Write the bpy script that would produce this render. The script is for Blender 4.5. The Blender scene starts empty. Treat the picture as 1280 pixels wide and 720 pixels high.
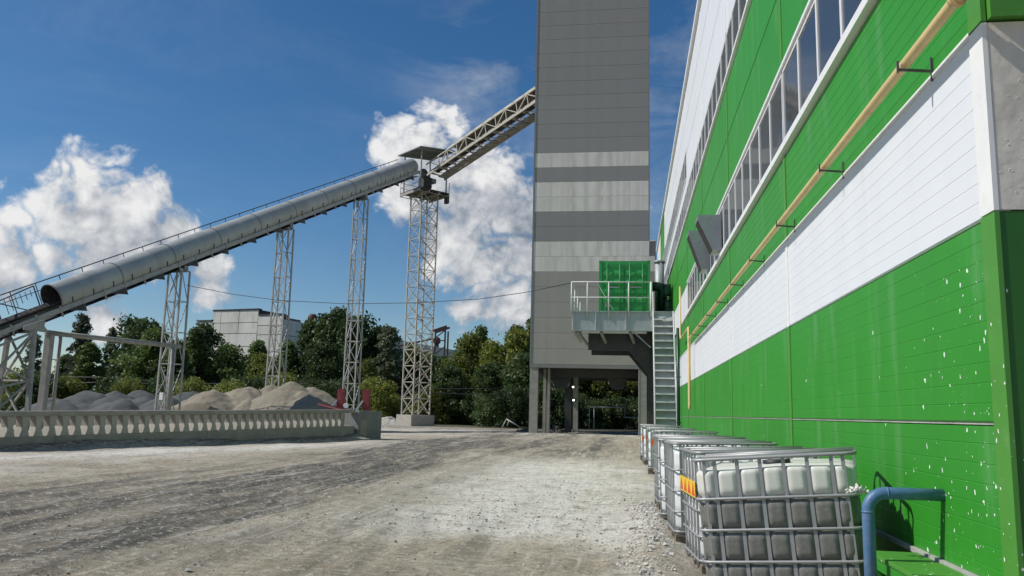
import bpy, math, random
import numpy as np
from mathutils import Vector, Matrix

random.seed(7); rng = np.random.default_rng(7)
SC = bpy.context.scene
COL = SC.collection

# ------------------------------------------------------------------ camera, sky, sun, exposure
cd = bpy.data.cameras.new('camera'); cam = bpy.data.objects.new('camera', cd); COL.objects.link(cam)
RW = Matrix(((0.98966482, -0.00206211, 0.14338509),
             (0.14136188, -0.15394890, -0.97791439),
             (0.02409054, 0.98807666, -0.15206631)))
cam.matrix_world = Matrix.Translation((0, 0, 1.46)) @ RW.to_4x4()
cd.sensor_width = 36.0; cd.lens = 1010.0 / 1280.0 * 36.0
cd.clip_start = 0.05; cd.clip_end = 4000.0
SC.camera = cam

SUN_EL = math.radians(45.0)
SUN_AZ = Vector((-1.0, -0.20, 0.0)).normalized()          # horizontal direction towards the sun
SUN_DIR = Vector((SUN_AZ.x * math.cos(SUN_EL), SUN_AZ.y * math.cos(SUN_EL), math.sin(SUN_EL)))
sl = bpy.data.lights.new('sun', 'SUN'); sl.energy = 5.0; sl.angle = math.radians(0.53); sl.color = (1.0, 0.955, 0.89)
so = bpy.data.objects.new('sun', sl); COL.objects.link(so)
so.rotation_euler = SUN_DIR.to_track_quat('Z', 'Y').to_euler(); so.location = (-40, -10, 60)

SC.view_settings.view_transform = 'Standard'; SC.view_settings.look = 'None'
SC.view_settings.gamma = 1.0; SC.view_settings.exposure = -0.28; SC.view_settings.use_curve_mapping = False
SC.render.engine = 'CYCLES'
SC.cycles.use_denoising = True
SC.cycles.max_bounces = 5; SC.cycles.diffuse_bounces = 3; SC.cycles.glossy_bounces = 3; SC.cycles.transparent_max_bounces = 8
SC.cycles.sample_clamp_indirect = 6.0

def dirpx(x, y):                                          # direction in the world of a cloud seen in the photograph
    v = RW @ Vector((x - 640.0, 360.0 - y, -1010.0)); return v.normalized()

def build_world():
    w = bpy.data.worlds.new('World'); SC.world = w; w.use_nodes = True
    nt = w.node_tree; nt.nodes.clear(); N = nt.nodes.new; L = nt.links.new
    blobs = [(112,252,66),(165,264,66),(70,274,44),(218,292,52),(130,305,70),(62,312,44),(265,325,34),(180,322,50),
             (-8,285,56),(-40,300,60),(20,322,38),(265,366,32),(140,374,24),(132,412,30),
             (555,150,44),(520,180,52),(488,192,34),(600,220,62),(640,255,64),(590,275,64),(650,325,62),(605,330,62),(555,300,46),
             (592,388,34),(642,388,46),(500,245,46),(540,230,48),(720,300,90)]
    cen = [(dirpx(x, y), r / 1010.0) for x, y, r in blobs]
    r2 = random.Random(3)
    for k in range(9):                                    # the same fair-weather cumulus all round the horizon
        e = math.radians(r2.uniform(8, 26)); a = math.radians(90 + 52) + (k + r2.random() * .7) * math.radians(256) / 9
        c = Vector((math.cos(a) * math.cos(e), math.sin(a) * math.cos(e), math.sin(e))); R = r2.uniform(.06, .11)
        cen.append((c, R)); cen.append(((c + Vector((0, 0, -.2)) * R + Vector((-c.y, c.x, 0)) * R * .9).normalized(), R * .8))
    wis = [(dirpx(610, 75), .11), (dirpx(850, 130), .20)]
    g = bpy.data.node_groups.new('cumulus', 'ShaderNodeTree')
    g.interface.new_socket('Vector', in_out='INPUT', socket_type='NodeSocketVector')
    g.interface.new_socket('Density', in_out='OUTPUT', socket_type='NodeSocketFloat')
    gi = g.nodes.new('NodeGroupInput'); go = g.nodes.new('NodeGroupOutput'); GL = g.links.new
    n0 = g.nodes.new('ShaderNodeTexNoise'); n0.inputs['Scale'].default_value = 7; n0.inputs['Detail'].default_value = 3
    GL(gi.outputs[0], n0.inputs['Vector'])
    sub = g.nodes.new('ShaderNodeVectorMath'); sub.operation = 'SUBTRACT'; sub.inputs[1].default_value = (.5, .5, .5); GL(n0.outputs['Color'], sub.inputs[0])
    sc_ = g.nodes.new('ShaderNodeVectorMath'); sc_.operation = 'SCALE'; sc_.inputs['Scale'].default_value = .075; GL(sub.outputs[0], sc_.inputs[0])
    ad = g.nodes.new('ShaderNodeVectorMath'); ad.operation = 'ADD'; GL(gi.outputs[0], ad.inputs[0]); GL(sc_.outputs[0], ad.inputs[1])
    prev = None
    for c, r in cen:
        d = g.nodes.new('ShaderNodeVectorMath'); d.operation = 'DISTANCE'; d.inputs[1].default_value = c; GL(ad.outputs[0], d.inputs[0])
        m = g.nodes.new('ShaderNodeMath'); m.operation = 'MULTIPLY_ADD'; m.inputs[1].default_value = -1.0 / r; m.inputs[2].default_value = 1.0
        GL(d.outputs['Value'], m.inputs[0])
        if prev is None: prev = m
        else:
            x = g.nodes.new('ShaderNodeMath'); x.operation = 'SMOOTH_MAX'; x.inputs[2].default_value = .25
            GL(prev.outputs[0], x.inputs[0]); GL(m.outputs[0], x.inputs[1]); prev = x
    n1 = g.nodes.new('ShaderNodeTexNoise'); n1.inputs['Scale'].default_value = 19; n1.inputs['Detail'].default_value = 6; n1.inputs['Roughness'].default_value = .58
    GL(gi.outputs[0], n1.inputs['Vector'])
    v1 = g.nodes.new('ShaderNodeTexNoise'); v1.inputs['Scale'].default_value = 34; v1.inputs['Detail'].default_value = 4; v1.inputs['Roughness'].default_value = .5
    GL(ad.outputs[0], v1.inputs['Vector'])
    vb = g.nodes.new('ShaderNodeMath'); vb.operation = 'MULTIPLY_ADD'; vb.inputs[1].default_value = 2.0; vb.inputs[2].default_value = -1.0; GL(v1.outputs['Fac'], vb.inputs[0])
    va = g.nodes.new('ShaderNodeMath'); va.operation = 'ABSOLUTE'; GL(vb.outputs[0], va.inputs[0])
    a1 = g.nodes.new('ShaderNodeMath'); a1.operation = 'MULTIPLY_ADD'; a1.inputs[1].default_value = 1.6; a1.inputs[2].default_value = -.83; GL(n1.outputs['Fac'], a1.inputs[0])
    a2 = g.nodes.new('ShaderNodeMath'); a2.operation = 'MULTIPLY_ADD'; a2.inputs[1].default_value = .85; a2.inputs[2].default_value = -.16; GL(va.outputs[0], a2.inputs[0])
    a3 = g.nodes.new('ShaderNodeMath'); a3.operation = 'ADD'; GL(a1.outputs[0], a3.inputs[0]); GL(a2.outputs[0], a3.inputs[1])
    cl = g.nodes.new('ShaderNodeMath'); cl.operation = 'MAXIMUM'; cl.inputs[1].default_value = -1.2; GL(prev.outputs[0], cl.inputs[0])
    a4 = g.nodes.new('ShaderNodeMath'); a4.operation = 'ADD'; GL(a3.outputs[0], a4.inputs[0]); GL(cl.outputs[0], a4.inputs[1])
    GL(a4.outputs[0], go.inputs[0])

    tc = N('ShaderNodeTexCoord')
    G0 = N('ShaderNodeGroup'); G0.node_tree = g; L(tc.outputs['Generated'], G0.inputs[0])
    off = N('ShaderNodeVectorMath'); off.operation = 'ADD'; off.inputs[1].default_value = (-.028, 0, .044); L(tc.outputs['Generated'], off.inputs[0])
    G1 = N('ShaderNodeGroup'); G1.node_tree = g; L(off.outputs[0], G1.inputs[0])
    al = N('ShaderNodeMapRange'); al.interpolation_type = 'SMOOTHSTEP'; al.inputs['From Min'].default_value = 0.0; al.inputs['From Max'].default_value = .52; L(G0.outputs[0], al.inputs['Value'])
    df = N('ShaderNodeMath'); df.operation = 'SUBTRACT'; L(G0.outputs[0], df.inputs[0]); L(G1.outputs[0], df.inputs[1])
    lt = N('ShaderNodeMapRange'); lt.inputs['From Min'].default_value = -.50; lt.inputs['From Max'].default_value = .78; L(df.outputs[0], lt.inputs['Value'])
    cc = N('ShaderNodeMix'); cc.data_type = 'RGBA'; cc.inputs['A'].default_value = (.20, .26, .35, 1); cc.inputs['B'].default_value = (1.0, 1.0, 1.0, 1); L(lt.outputs[0], cc.inputs['Factor'])
    # thin high cloud
    mp = N('ShaderNodeMapping'); mp.inputs['Scale'].default_value = (1.6, 1.6, 5.0); mp.inputs['Rotation'].default_value = (0, .35, 0); L(tc.outputs['Generated'], mp.inputs['Vector'])
    ci = N('ShaderNodeTexNoise'); ci.inputs['Scale'].default_value = 2.6; ci.inputs['Detail'].default_value = 9; ci.inputs['Roughness'].default_value = .62; ci.inputs['Distortion'].default_value = .5; L(mp.outputs[0], ci.inputs['Vector'])
    cr = N('ShaderNodeMapRange'); cr.inputs['From Min'].default_value = .42; cr.inputs['From Max'].default_value = .74; cr.inputs['To Max'].default_value = .50; L(ci.outputs['Fac'], cr.inputs['Value'])
    wp = None
    for c, r in wis:
        d = N('ShaderNodeVectorMath'); d.operation = 'DISTANCE'; d.inputs[1].default_value = c; L(tc.outputs['Generated'], d.inputs[0])
        m = N('ShaderNodeMapRange'); m.inputs['From Min'].default_value = r * 1.25; m.inputs['From Max'].default_value = r * .2; L(d.outputs['Value'], m.inputs['Value'])
        if wp is None: wp = m.outputs[0]
        else:
            q = N('ShaderNodeMath'); q.operation = 'MAXIMUM'; L(wp, q.inputs[0]); L(m.outputs[0], q.inputs[1]); wp = q.outputs[0]
    q = N('ShaderNodeMath'); q.operation = 'MAXIMUM'; q.inputs[1].default_value = .12; L(wp, q.inputs[0])
    cw = N('ShaderNodeMath'); cw.operation = 'MULTIPLY'; L(q.outputs[0], cw.inputs[0]); L(cr.outputs[0], cw.inputs[1])
    mx = N('ShaderNodeMath'); mx.operation = 'MAXIMUM'; L(al.outputs[0], mx.inputs[0]); L(cw.outputs[0], mx.inputs[1])
    sky = N('ShaderNodeTexSky'); sky.sky_type = 'NISHITA'; sky.sun_disc = False; sky.sun_elevation = SUN_EL
    sky.sun_rotation = math.atan2(SUN_AZ.x, SUN_AZ.y); sky.air_density = 1.0; sky.dust_density = .35; sky.ozone_density = 3.2; sky.altitude = 250
    hs = N('ShaderNodeHueSaturation'); hs.inputs['Saturation'].default_value = 1.27; hs.inputs['Value'].default_value = 1.0; L(sky.outputs[0], hs.inputs['Color'])
    b1 = N('ShaderNodeBackground'); b1.inputs['Strength'].default_value = .106; L(hs.outputs[0], b1.inputs['Color'])
    b2 = N('ShaderNodeBackground'); b2.inputs['Strength'].default_value = 1.02; L(cc.outputs['Result'], b2.inputs['Color'])
    ms = N('ShaderNodeMixShader'); L(mx.outputs[0], ms.inputs[0]); L(b1.outputs[0], ms.inputs[1]); L(b2.outputs[0], ms.inputs[2])
    o = N('ShaderNodeOutputWorld'); L(ms.outputs[0], o.inputs['Surface'])
build_world()

# ------------------------------------------------------------------ helpers
class MB:
    """collects boxes, bars and tubes; build() links them as one mesh object"""
    def __init__(s): s.v = []; s.f = []; s.sm = []
    def add(s, vs, fs, smooth=False):
        b = len(s.v); s.v += [tuple(p) for p in vs]; s.f += [tuple(i + b for i in f) for f in fs]; s.sm += [smooth] * len(fs); return s
    def frame(s, o, ax, ay, az):
        o, ax, ay, az = Vector(o), Vector(ax), Vector(ay), Vector(az)
        vs = [o + ax * i + ay * j + az * k for k in (-.5, .5) for j in (-.5, .5) for i in (-.5, .5)]
        return s.add(vs, [(0, 2, 3, 1), (4, 5, 7, 6), (0, 1, 5, 4), (2, 6, 7, 3), (0, 4, 6, 2), (1, 3, 7, 5)])
    def box(s, x0, x1, y0, y1, z0, z1):
        return s.frame(((x0 + x1) / 2, (y0 + y1) / 2, (z0 + z1) / 2), (x1 - x0, 0, 0), (0, y1 - y0, 0), (0, 0, z1 - z0))
    def bar(s, p, q, a, b=None, up=(0, 0, 1)):
        p, q = Vector(p), Vector(q); d = q - p; b = b or a
        up = Vector(up)
        if abs(d.normalized().dot(up.normalized())) > .98: up = Vector((0, 1, 0)) if abs(d.normalized().y) < .9 else Vector((1, 0, 0))
        x = d.cross(up).normalized(); y = x.cross(d).normalized()
        return s.frame((p + q) / 2, x * a, y * b, d)
    def tube(s, pts, r, n=8, caps=True, closed=False):
        P = [Vector(p) for p in pts]; m = len(P); rs = r if isinstance(r, (list, tuple)) else [r] * m
        base = len(s.v); prevx = None
        for i, p in enumerate(P):
            if closed: d = (P[(i + 1) % m] - P[i - 1])
            else: d = (P[min(i + 1, m - 1)] - P[max(i - 1, 0)])
            d.normalize()
            if prevx is None:
                u = Vector((0, 0, 1)) if abs(d.z) < .9 else Vector((1, 0, 0)); x = d.cross(u).normalized()
            else:
                x = (prevx - d * prevx.dot(d)); x = x.normalized() if x.length > 1e-6 else d.orthogonal().normalized()
            prevx = x; y = d.cross(x)
            for k in range(n):
                a = 2 * math.pi * k / n; s.v.append(tuple(p + x * (math.cos(a) * rs[i]) + y * (math.sin(a) * rs[i])))
        for i in range(m if closed else m - 1):
            j = (i + 1) % m
            for k in range(n):
                l = (k + 1) % n
                s.f.append((base + i * n + k, base + i * n + l, base + j * n + l, base + j * n + k)); s.sm.append(True)
        if caps and not closed:
            s.f.append(tuple(base + k for k in range(n))[::-1]); s.sm.append(False)
            s.f.append(tuple(base + (m - 1) * n + k for k in range(n))); s.sm.append(False)
        return s
    def prism(s, poly, o, ax, ay, ext):
        """polygon in the plane (ax, ay) at o, extruded by the vector ext"""
        o, ax, ay, ext = Vector(o), Vector(ax), Vector(ay), Vector(ext); n = len(poly)
        vs = [o + ax * a + ay * b for a, b in poly]; vs += [v + ext for v in vs]
        fs = [tuple(range(n))[::-1], tuple(range(n, 2 * n))] + [(i, (i + 1) % n, n + (i + 1) % n, n + i) for i in range(n)]
        return s.add(vs, fs)
    def mesh(s, name, mat):
        me = bpy.data.meshes.new(name); me.from_pydata(s.v, [], s.f); me.materials.append(mat)
        me.polygons.foreach_set('use_smooth', s.sm)
        import bmesh
        bm = bmesh.new(); bm.from_mesh(me); bmesh.ops.recalc_face_normals(bm, faces=bm.faces); bm.to_mesh(me); bm.free()
        me.update(); return me
    def build(s, name, mat, parent=None, world=True, bevel=0.0):
        if parent is not None and world:
            o_ = base_of(parent); s.v = [(x - o_.x, y - o_.y, z - o_.z) for x, y, z in s.v]
        return link(name, s.mesh(name, mat), parent, bevel)

ORIG = {}
def base_of(o): return ORIG.get(o, Vector((0, 0, 0)))
def link(name, me, parent=None, bevel=0.0):
    o = bpy.data.objects.new(name, me); COL.objects.link(o)
    if parent is not None: o.parent = parent; ORIG[o] = base_of(parent)
    if bevel:
        m = o.modifiers.new('bevel', 'BEVEL'); m.width = bevel; m.segments = 2; m.limit_method = 'ANGLE'
    return o
def tag(o, label=None, cat=None, group=None, kind=None):
    if label: o['label'] = label
    if cat: o['category'] = cat
    if group: o['group'] = group
    if kind: o['kind'] = kind
    return o
def thing(name, label, cat, loc=(0, 0, 0), rotz=0.0, group=None):
    e = bpy.data.objects.new(name, None); COL.objects.link(e); e.empty_display_size = .2
    e.location = loc; e.rotation_euler = (0, 0, rotz); ORIG[e] = Vector(loc)
    return tag(e, label, cat, group)
def copy_tree(o, parent=None):
    c = o.copy(); COL.objects.link(c); c.parent = parent
    for ch in list(o.children): copy_tree(ch, c)
    return c

# numpy value noise
def vnoise(x, y, seed=0):
    xi = np.floor(x).astype(np.int64); yi = np.floor(y).astype(np.int64); fx = x - xi; fy = y - yi
    fx = fx * fx * (3 - 2 * fx); fy = fy * fy * (3 - 2 * fy)
    def h(a, b):
        n = (a * 374761393 + b * 668265263 + seed * 974634533) & 0xFFFFFFFF
        n = ((n ^ (n >> 13)) * 1274126177) & 0xFFFFFFFF; n = n ^ (n >> 16)
        return (n & 0xFFFF) / 65535.0
    return (h(xi, yi) * (1 - fx) + h(xi + 1, yi) * fx) * (1 - fy) + (h(xi, yi + 1) * (1 - fx) + h(xi + 1, yi + 1) * fx) * fy
def fbm(x, y, oct=4, seed=0):
    t = 0; a = .5
    for k in range(oct): t = t + a * vnoise(x * 2 ** k, y * 2 ** k, seed + k); a *= .5
    return t

# ------------------------------------------------------------------ materials
MT = {}
def pm(name, col, rough=.6, metal=0.0, var=.12, vscale=3.0, bump=0.0, bscale=40.0, dirt=None, dscale=2.0, damt=.5, stretch=(1, 1, 1), rnd=.0, spec=.5, coat=0.0):
    """painted or raw surface: colour varied by noise, an optional second (dirt or rust) colour in patches, fine bump"""
    m = bpy.data.materials.new(name); m.use_nodes = True; nt = m.node_tree; N = nt.nodes.new; L = nt.links.new
    b = nt.nodes['Principled BSDF']; b.inputs['Roughness'].default_value = rough; b.inputs['Metallic'].default_value = metal
    b.inputs['Specular IOR Level'].default_value = spec
    if coat: b.inputs['Coat Weight'].default_value = coat
    tc = N('ShaderNodeTexCoord'); mp = N('ShaderNodeMapping'); mp.inputs['Scale'].default_value = stretch; L(tc.outputs['Object'], mp.inputs['Vector'])
    n = N('ShaderNodeTexNoise'); n.inputs['Scale'].default_value = vscale; n.inputs['Detail'].default_value = 6; n.inputs['Roughness'].default_value = .6; L(mp.outputs[0], n.inputs['Vector'])
    mr = N('ShaderNodeMapRange'); mr.inputs['From Min'].default_value = .25; mr.inputs['From Max'].default_value = .75
    mr.inputs['To Min'].default_value = 1 - var; mr.inputs['To Max'].default_value = 1 + var; L(n.outputs['Fac'], mr.inputs['Value'])
    val = mr.outputs[0]
    if rnd:
        oi = N('ShaderNodeObjectInfo'); m2 = N('ShaderNodeMapRange'); m2.inputs['To Min'].default_value = 1 - rnd; m2.inputs['To Max'].default_value = 1 + rnd; L(oi.outputs['Random'], m2.inputs['Value'])
        mm = N('ShaderNodeMath'); mm.operation = 'MULTIPLY'; L(val, mm.inputs[0]); L(m2.outputs[0], mm.inputs[1]); val = mm.outputs[0]
    vm = N('ShaderNodeVectorMath'); vm.operation = 'SCALE'; vm.inputs[0].default_value = col[:3]; L(val, vm.inputs['Scale'])
    out = vm.outputs[0]
    if dirt is not None:
        n2 = N('ShaderNodeTexNoise'); n2.inputs['Scale'].default_value = dscale; n2.inputs['Detail'].default_value = 8; n2.inputs['Roughness'].default_value = .68; L(mp.outputs[0], n2.inputs['Vector'])
        m3 = N('ShaderNodeMapRange'); m3.inputs['From Min'].default_value = .62 - damt * .35; m3.inputs['From Max'].default_value = .80 - damt * .2; m3.inputs['To Max'].default_value = min(1, .45 + damt * .5); L(n2.outputs['Fac'], m3.inputs['Value'])
        mx = N('ShaderNodeMix'); mx.data_type = 'RGBA'; mx.inputs['B'].default_value = (*dirt[:3], 1); L(m3.outputs[0], mx.inputs['Factor']); L(out, mx.inputs['A']); out = mx.outputs['Result']
    L(out, b.inputs['Base Color'])
    nr = N('ShaderNodeMapRange'); nr.inputs['To Min'].default_value = max(.03, rough - .08); nr.inputs['To Max'].default_value = min(1, rough + .12); L(n.outputs['Fac'], nr.inputs['Value']); L(nr.outputs[0], b.inputs['Roughness'])
    if bump:
        nb = N('ShaderNodeTexNoise'); nb.inputs['Scale'].default_value = bscale; nb.inputs['Detail'].default_value = 5; L(tc.outputs['Object'], nb.inputs['Vector'])
        bp = N('ShaderNodeBump'); bp.inputs['Strength'].default_value = bump; bp.inputs['Distance'].default_value = .02; L(nb.outputs['Fac'], bp.inputs['Height']); L(bp.outputs[0], b.inputs['Normal'])
    MT[name] = m; return m

def splatter(m, thr=.085, amount=.8, centre_y=5.3, spread=2.4, top=2.6, colour=(.8, .82, .78)):
    """white paint splashes on a wall, thickest round one place (world coordinates)"""
    nt = m.node_tree; N = nt.nodes.new; L = nt.links.new; b = nt.nodes['Principled BSDF']
    src = b.inputs['Base Color'].links[0].from_socket
    g = N('ShaderNodeNewGeometry'); sep = N('ShaderNodeSeparateXYZ'); L(g.outputs['Position'], sep.inputs[0])
    mp = N('ShaderNodeMapping'); mp.inputs['Scale'].default_value = (1, 1, .7); L(g.outputs['Position'], mp.inputs['Vector'])
    nd = N('ShaderNodeTexNoise'); nd.inputs['Scale'].default_value = 26; nd.inputs['Detail'].default_value = 3; L(mp.outputs[0], nd.inputs['Vector'])
    sc = N('ShaderNodeVectorMath'); sc.operation = 'MULTIPLY_ADD'; sc.inputs[1].default_value = (.04, .04, .04); L(nd.outputs['Color'], sc.inputs[0]); L(mp.outputs[0], sc.inputs[2])
    v = N('ShaderNodeTexVoronoi'); v.inputs['Scale'].default_value = 34; L(sc.outputs[0], v.inputs['Vector'])
    cs = N('ShaderNodeSeparateColor'); L(v.outputs['Color'], cs.inputs[0])
    def math_(op, a, bb=None, c=None):
        n = N('ShaderNodeMath'); n.operation = op
        for i, x in enumerate((a, bb, c)):
            if x is None: continue
            if isinstance(x, (int, float)): n.inputs[i].default_value = x
            else: L(x, n.inputs[i])
        return n.outputs[0]
    dy = math_('DIVIDE', math_('SUBTRACT', sep.outputs['Y'], centre_y), spread)
    fall = math_('SUBTRACT', 1.0, math_('ABSOLUTE', dy)); fall = math_('MAXIMUM', math_('POWER', math_('MAXIMUM', fall, 0.0), 1.3), .018)
    fz = math_('MAXIMUM', math_('SUBTRACT', 1.0, math_('DIVIDE', sep.outputs['Z'], top)), .0)
    dens = math_('MULTIPLY', math_('MULTIPLY', fall, math_('POWER', fz, .5)), amount)
    size = math_('MULTIPLY', math_('POWER', cs.outputs[1], 5.0), .34); size = math_('ADD', size, .07)
    on = math_('LESS_THAN', cs.outputs[0], dens)
    dot = math_('LESS_THAN', v.outputs['Distance'], size)
    fac = math_('MULTIPLY', on, dot)
    mx = N('ShaderNodeMix'); mx.data_type = 'RGBA'; mx.inputs['B'].default_value = (*colour, 1); L(fac, mx.inputs['Factor']); L(src, mx.inputs['A'])
    L(mx.outputs['Result'], b.inputs['Base Color'])

pm('green_panel', (.034, .265, .022), .42, var=.06, vscale=1.2, dirt=(.16, .36, .15), dscale=1.6, damt=.22, stretch=(1, 1.6, .25), rnd=.04, spec=.35)
splatter(MT['green_panel'], centre_y=4.9, spread=1.7)
pm('green_trim', (.075, .27, .035), .45, var=.06, dirt=(.2, .35, .16), dscale=2.5, damt=.2); splatter(MT['green_trim'], amount=.75, centre_y=4.9, spread=1.7)
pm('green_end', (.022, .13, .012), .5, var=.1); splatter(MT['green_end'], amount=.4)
pm('white_panel', (.735, .755, .775), .42, var=.025, vscale=1.0, dirt=(.58, .57, .54), dscale=1.2, damt=.12, stretch=(1, 1.6, .2), rnd=.015)
pm('white_trim', (.80, .80, .77), .45, var=.04, dirt=(.55, .53, .48), dscale=4, damt=.2)
pm('dented_metal', (.70, .645, .56), .5, metal=.0, var=.10, vscale=1.6, dirt=(.50, .455, .385), dscale=2.6, damt=.4, bump=.35, bscale=9)
pm('building_body', (.34, .34, .33), .8)
pm('plinth', (.40, .39, .36), .9, var=.2, bump=.4, bscale=25, dirt=(.25, .24, .22), damt=.4)
pm('roof_trim', (.78, .78, .76), .5, var=.05)
pm('window_frame', (.80, .80, .79), .4, var=.03, dirt=(.55, .54, .5), dscale=6, damt=.15)
pm('gas_pipe', (.66, .50, .23), .42, var=.08, dirt=(.42, .28, .13), dscale=5, damt=.28)
pm('bracket', (.07, .075, .07), .6, dirt=(.12, .1, .08))
pm('hood_metal', (.36, .38, .38), .38, metal=.6, var=.12, dirt=(.2, .17, .13), dscale=3, damt=.3)
pm('hood_dark', (.035, .028, .022), .7, var=.2)
pm('tower_lower', (.36, .338, .292), .55, var=.08, vscale=.5, dirt=(.28, .26, .22), dscale=.4, damt=.4, stretch=(1.2, 1.2, .3), rnd=.03)
pm('tower_grey', (.28, .268, .242), .5, var=.06, vscale=.6, dirt=(.31, .295, .26), dscale=.5, damt=.3, stretch=(1.5, 1.5, .25), rnd=.03)
pm('tower_white', (.74, .70, .61), .5, var=.08, vscale=.8, dirt=(.46, .41, .32), dscale=.9, damt=.5, stretch=(1.8, 1.8, .22), rnd=.03)
pm('tower_trim', (.22, .215, .20), .5, var=.08)
pm('column_grey', (.33, .315, .275), .75, var=.15, bump=.2, dirt=(.17, .155, .14), dscale=2.5, damt=.35)
pm('dark_steel', (.045, .045, .045), .55, var=.25, dirt=(.09, .075, .06), damt=.4)
pm('steel_pale', (.37, .37, .345), .5, metal=.1, var=.12, dirt=(.27, .20, .14), dscale=4, damt=.28)
pm('steel_beige', (.46, .425, .345), .55, var=.12, dirt=(.33, .24, .16), dscale=3, damt=.28)
pm('steel_grey', (.30, .31, .30), .5, metal=.2, var=.14, dirt=(.17, .15, .13), dscale=3, damt=.3)
pm('steel_dusty', (.36, .35, .32), .7, var=.15, dirt=(.22, .2, .17), dscale=2, damt=.4)
pm('cover_sheet', (.42, .43, .395), .45, metal=.15, var=.10, vscale=1.2, dirt=(.31, .30, .265), dscale=.8, damt=.4, rnd=.05)
pm('belt', (.05, .05, .048), .85, dirt=(.16, .155, .14), dscale=3, damt=.4)
pm('concrete', (.30, .285, .245), .92, var=.18, vscale=2, bump=.5, bscale=18, dirt=(.21, .205, .18), dscale=1.3, damt=.5)
pm('concrete_pale', (.38, .36, .31), .92, var=.16, vscale=3, bump=.5, bscale=18, dirt=(.32, .30, .26), dscale=2.2, damt=.4, rnd=.08)
pm('concrete_dark', (.20, .21, .205), .9, var=.2, vscale=2, bump=.5, dirt=(.33, .31, .28), dscale=1.3, damt=.4, stretch=(1, 1, .3))
pm('red_paint', (.20, .022, .026), .5, var=.12, dirt=(.33, .22, .2), dscale=5, damt=.28)
pm('white_paint', (.72, .71, .68), .55, var=.08, dirt=(.4, .36, .32), dscale=5, damt=.3)
pm('container_green', (.025, .30, .065), .35, var=.12, vscale=2, dirt=(.14, .36, .14), dscale=1.4, damt=.3, stretch=(1, 1, .35))
pm('duct_green', (.012, .055, .035), .38, var=.15, dirt=(.05, .1, .06), damt=.3)
pm('deck_steel', (.37, .41, .41), .5, metal=.15, var=.12, dirt=(.24, .25, .23), dscale=2, damt=.35, stretch=(1, 1, .4))
pm('rail_white', (.62, .63, .60), .5, var=.08, dirt=(.4, .37, .3), dscale=6, damt=.25)
pm('blue_pipe', (.075, .165, .30), .42, var=.14, vscale=6, dirt=(.24, .30, .37), dscale=7, damt=.38, bump=.12, bscale=30)
pm('cage_steel', (.36, .365, .36), .5, metal=.45, var=.12, dirt=(.30, .29, .27), dscale=9, damt=.35)
pm('pallet_wood', (.20, .165, .13), .85, var=.25, vscale=8, dirt=(.30, .28, .25), dscale=6, damt=.4, bump=.4)
pm('cap_black', (.02, .02, .022), .5)
pm('label_yellow', (.78, .52, .02), .5, var=.05)
pm('label_red', (.62, .07, .02), .5, var=.05)
pm('label_orange', (.72, .16, .015), .5, var=.08)
pm('foam', (.70, .68, .62), .95, var=.1, bump=.6, bscale=60)
pm('bark', (.10, .08, .06), .95, var=.25, vscale=6, bump=.6)
pm('rusty_red', (.085, .04, .034), .7, var=.2)
pm('block_panel', (.70, .67, .60), .9, var=.10, vscale=.5, dirt=(.37, .34, .29), dscale=.35, damt=.4, stretch=(1, 1, .4), rnd=.10)
pm('block_joint', (.16, .15, .135), .95)
pm('bituminous_edge', (.04, .04, .045), .8)
pm('cable_black', (.02, .02, .02), .6)
pm('dull_rock', (.50, .485, .445), .95, var=.25, vscale=5, bump=.6, bscale=14)

def glass_mat():
    m = bpy.data.materials.new('window_glass'); m.use_nodes = True; nt = m.node_tree; b = nt.nodes['Principled BSDF']
    b.inputs['Base Color'].default_value = (.055, .065, .075, 1); b.inputs['Roughness'].default_value = .06; b.inputs['IOR'].default_value = 1.5
    tc = nt.nodes.new('ShaderNodeTexCoord'); n = nt.nodes.new('ShaderNodeTexNoise'); n.inputs['Scale'].default_value = 1.5; n.inputs['Detail'].default_value = 3
    nt.links.new(tc.outputs['Object'], n.inputs['Vector']); bp = nt.nodes.new('ShaderNodeBump'); bp.inputs['Strength'].default_value = .05; bp.inputs['Distance'].default_value = .05
    nt.links.new(n.outputs['Fac'], bp.inputs['Height']); nt.links.new(bp.outputs[0], b.inputs['Normal']); MT['window_glass'] = m
glass_mat()

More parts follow.
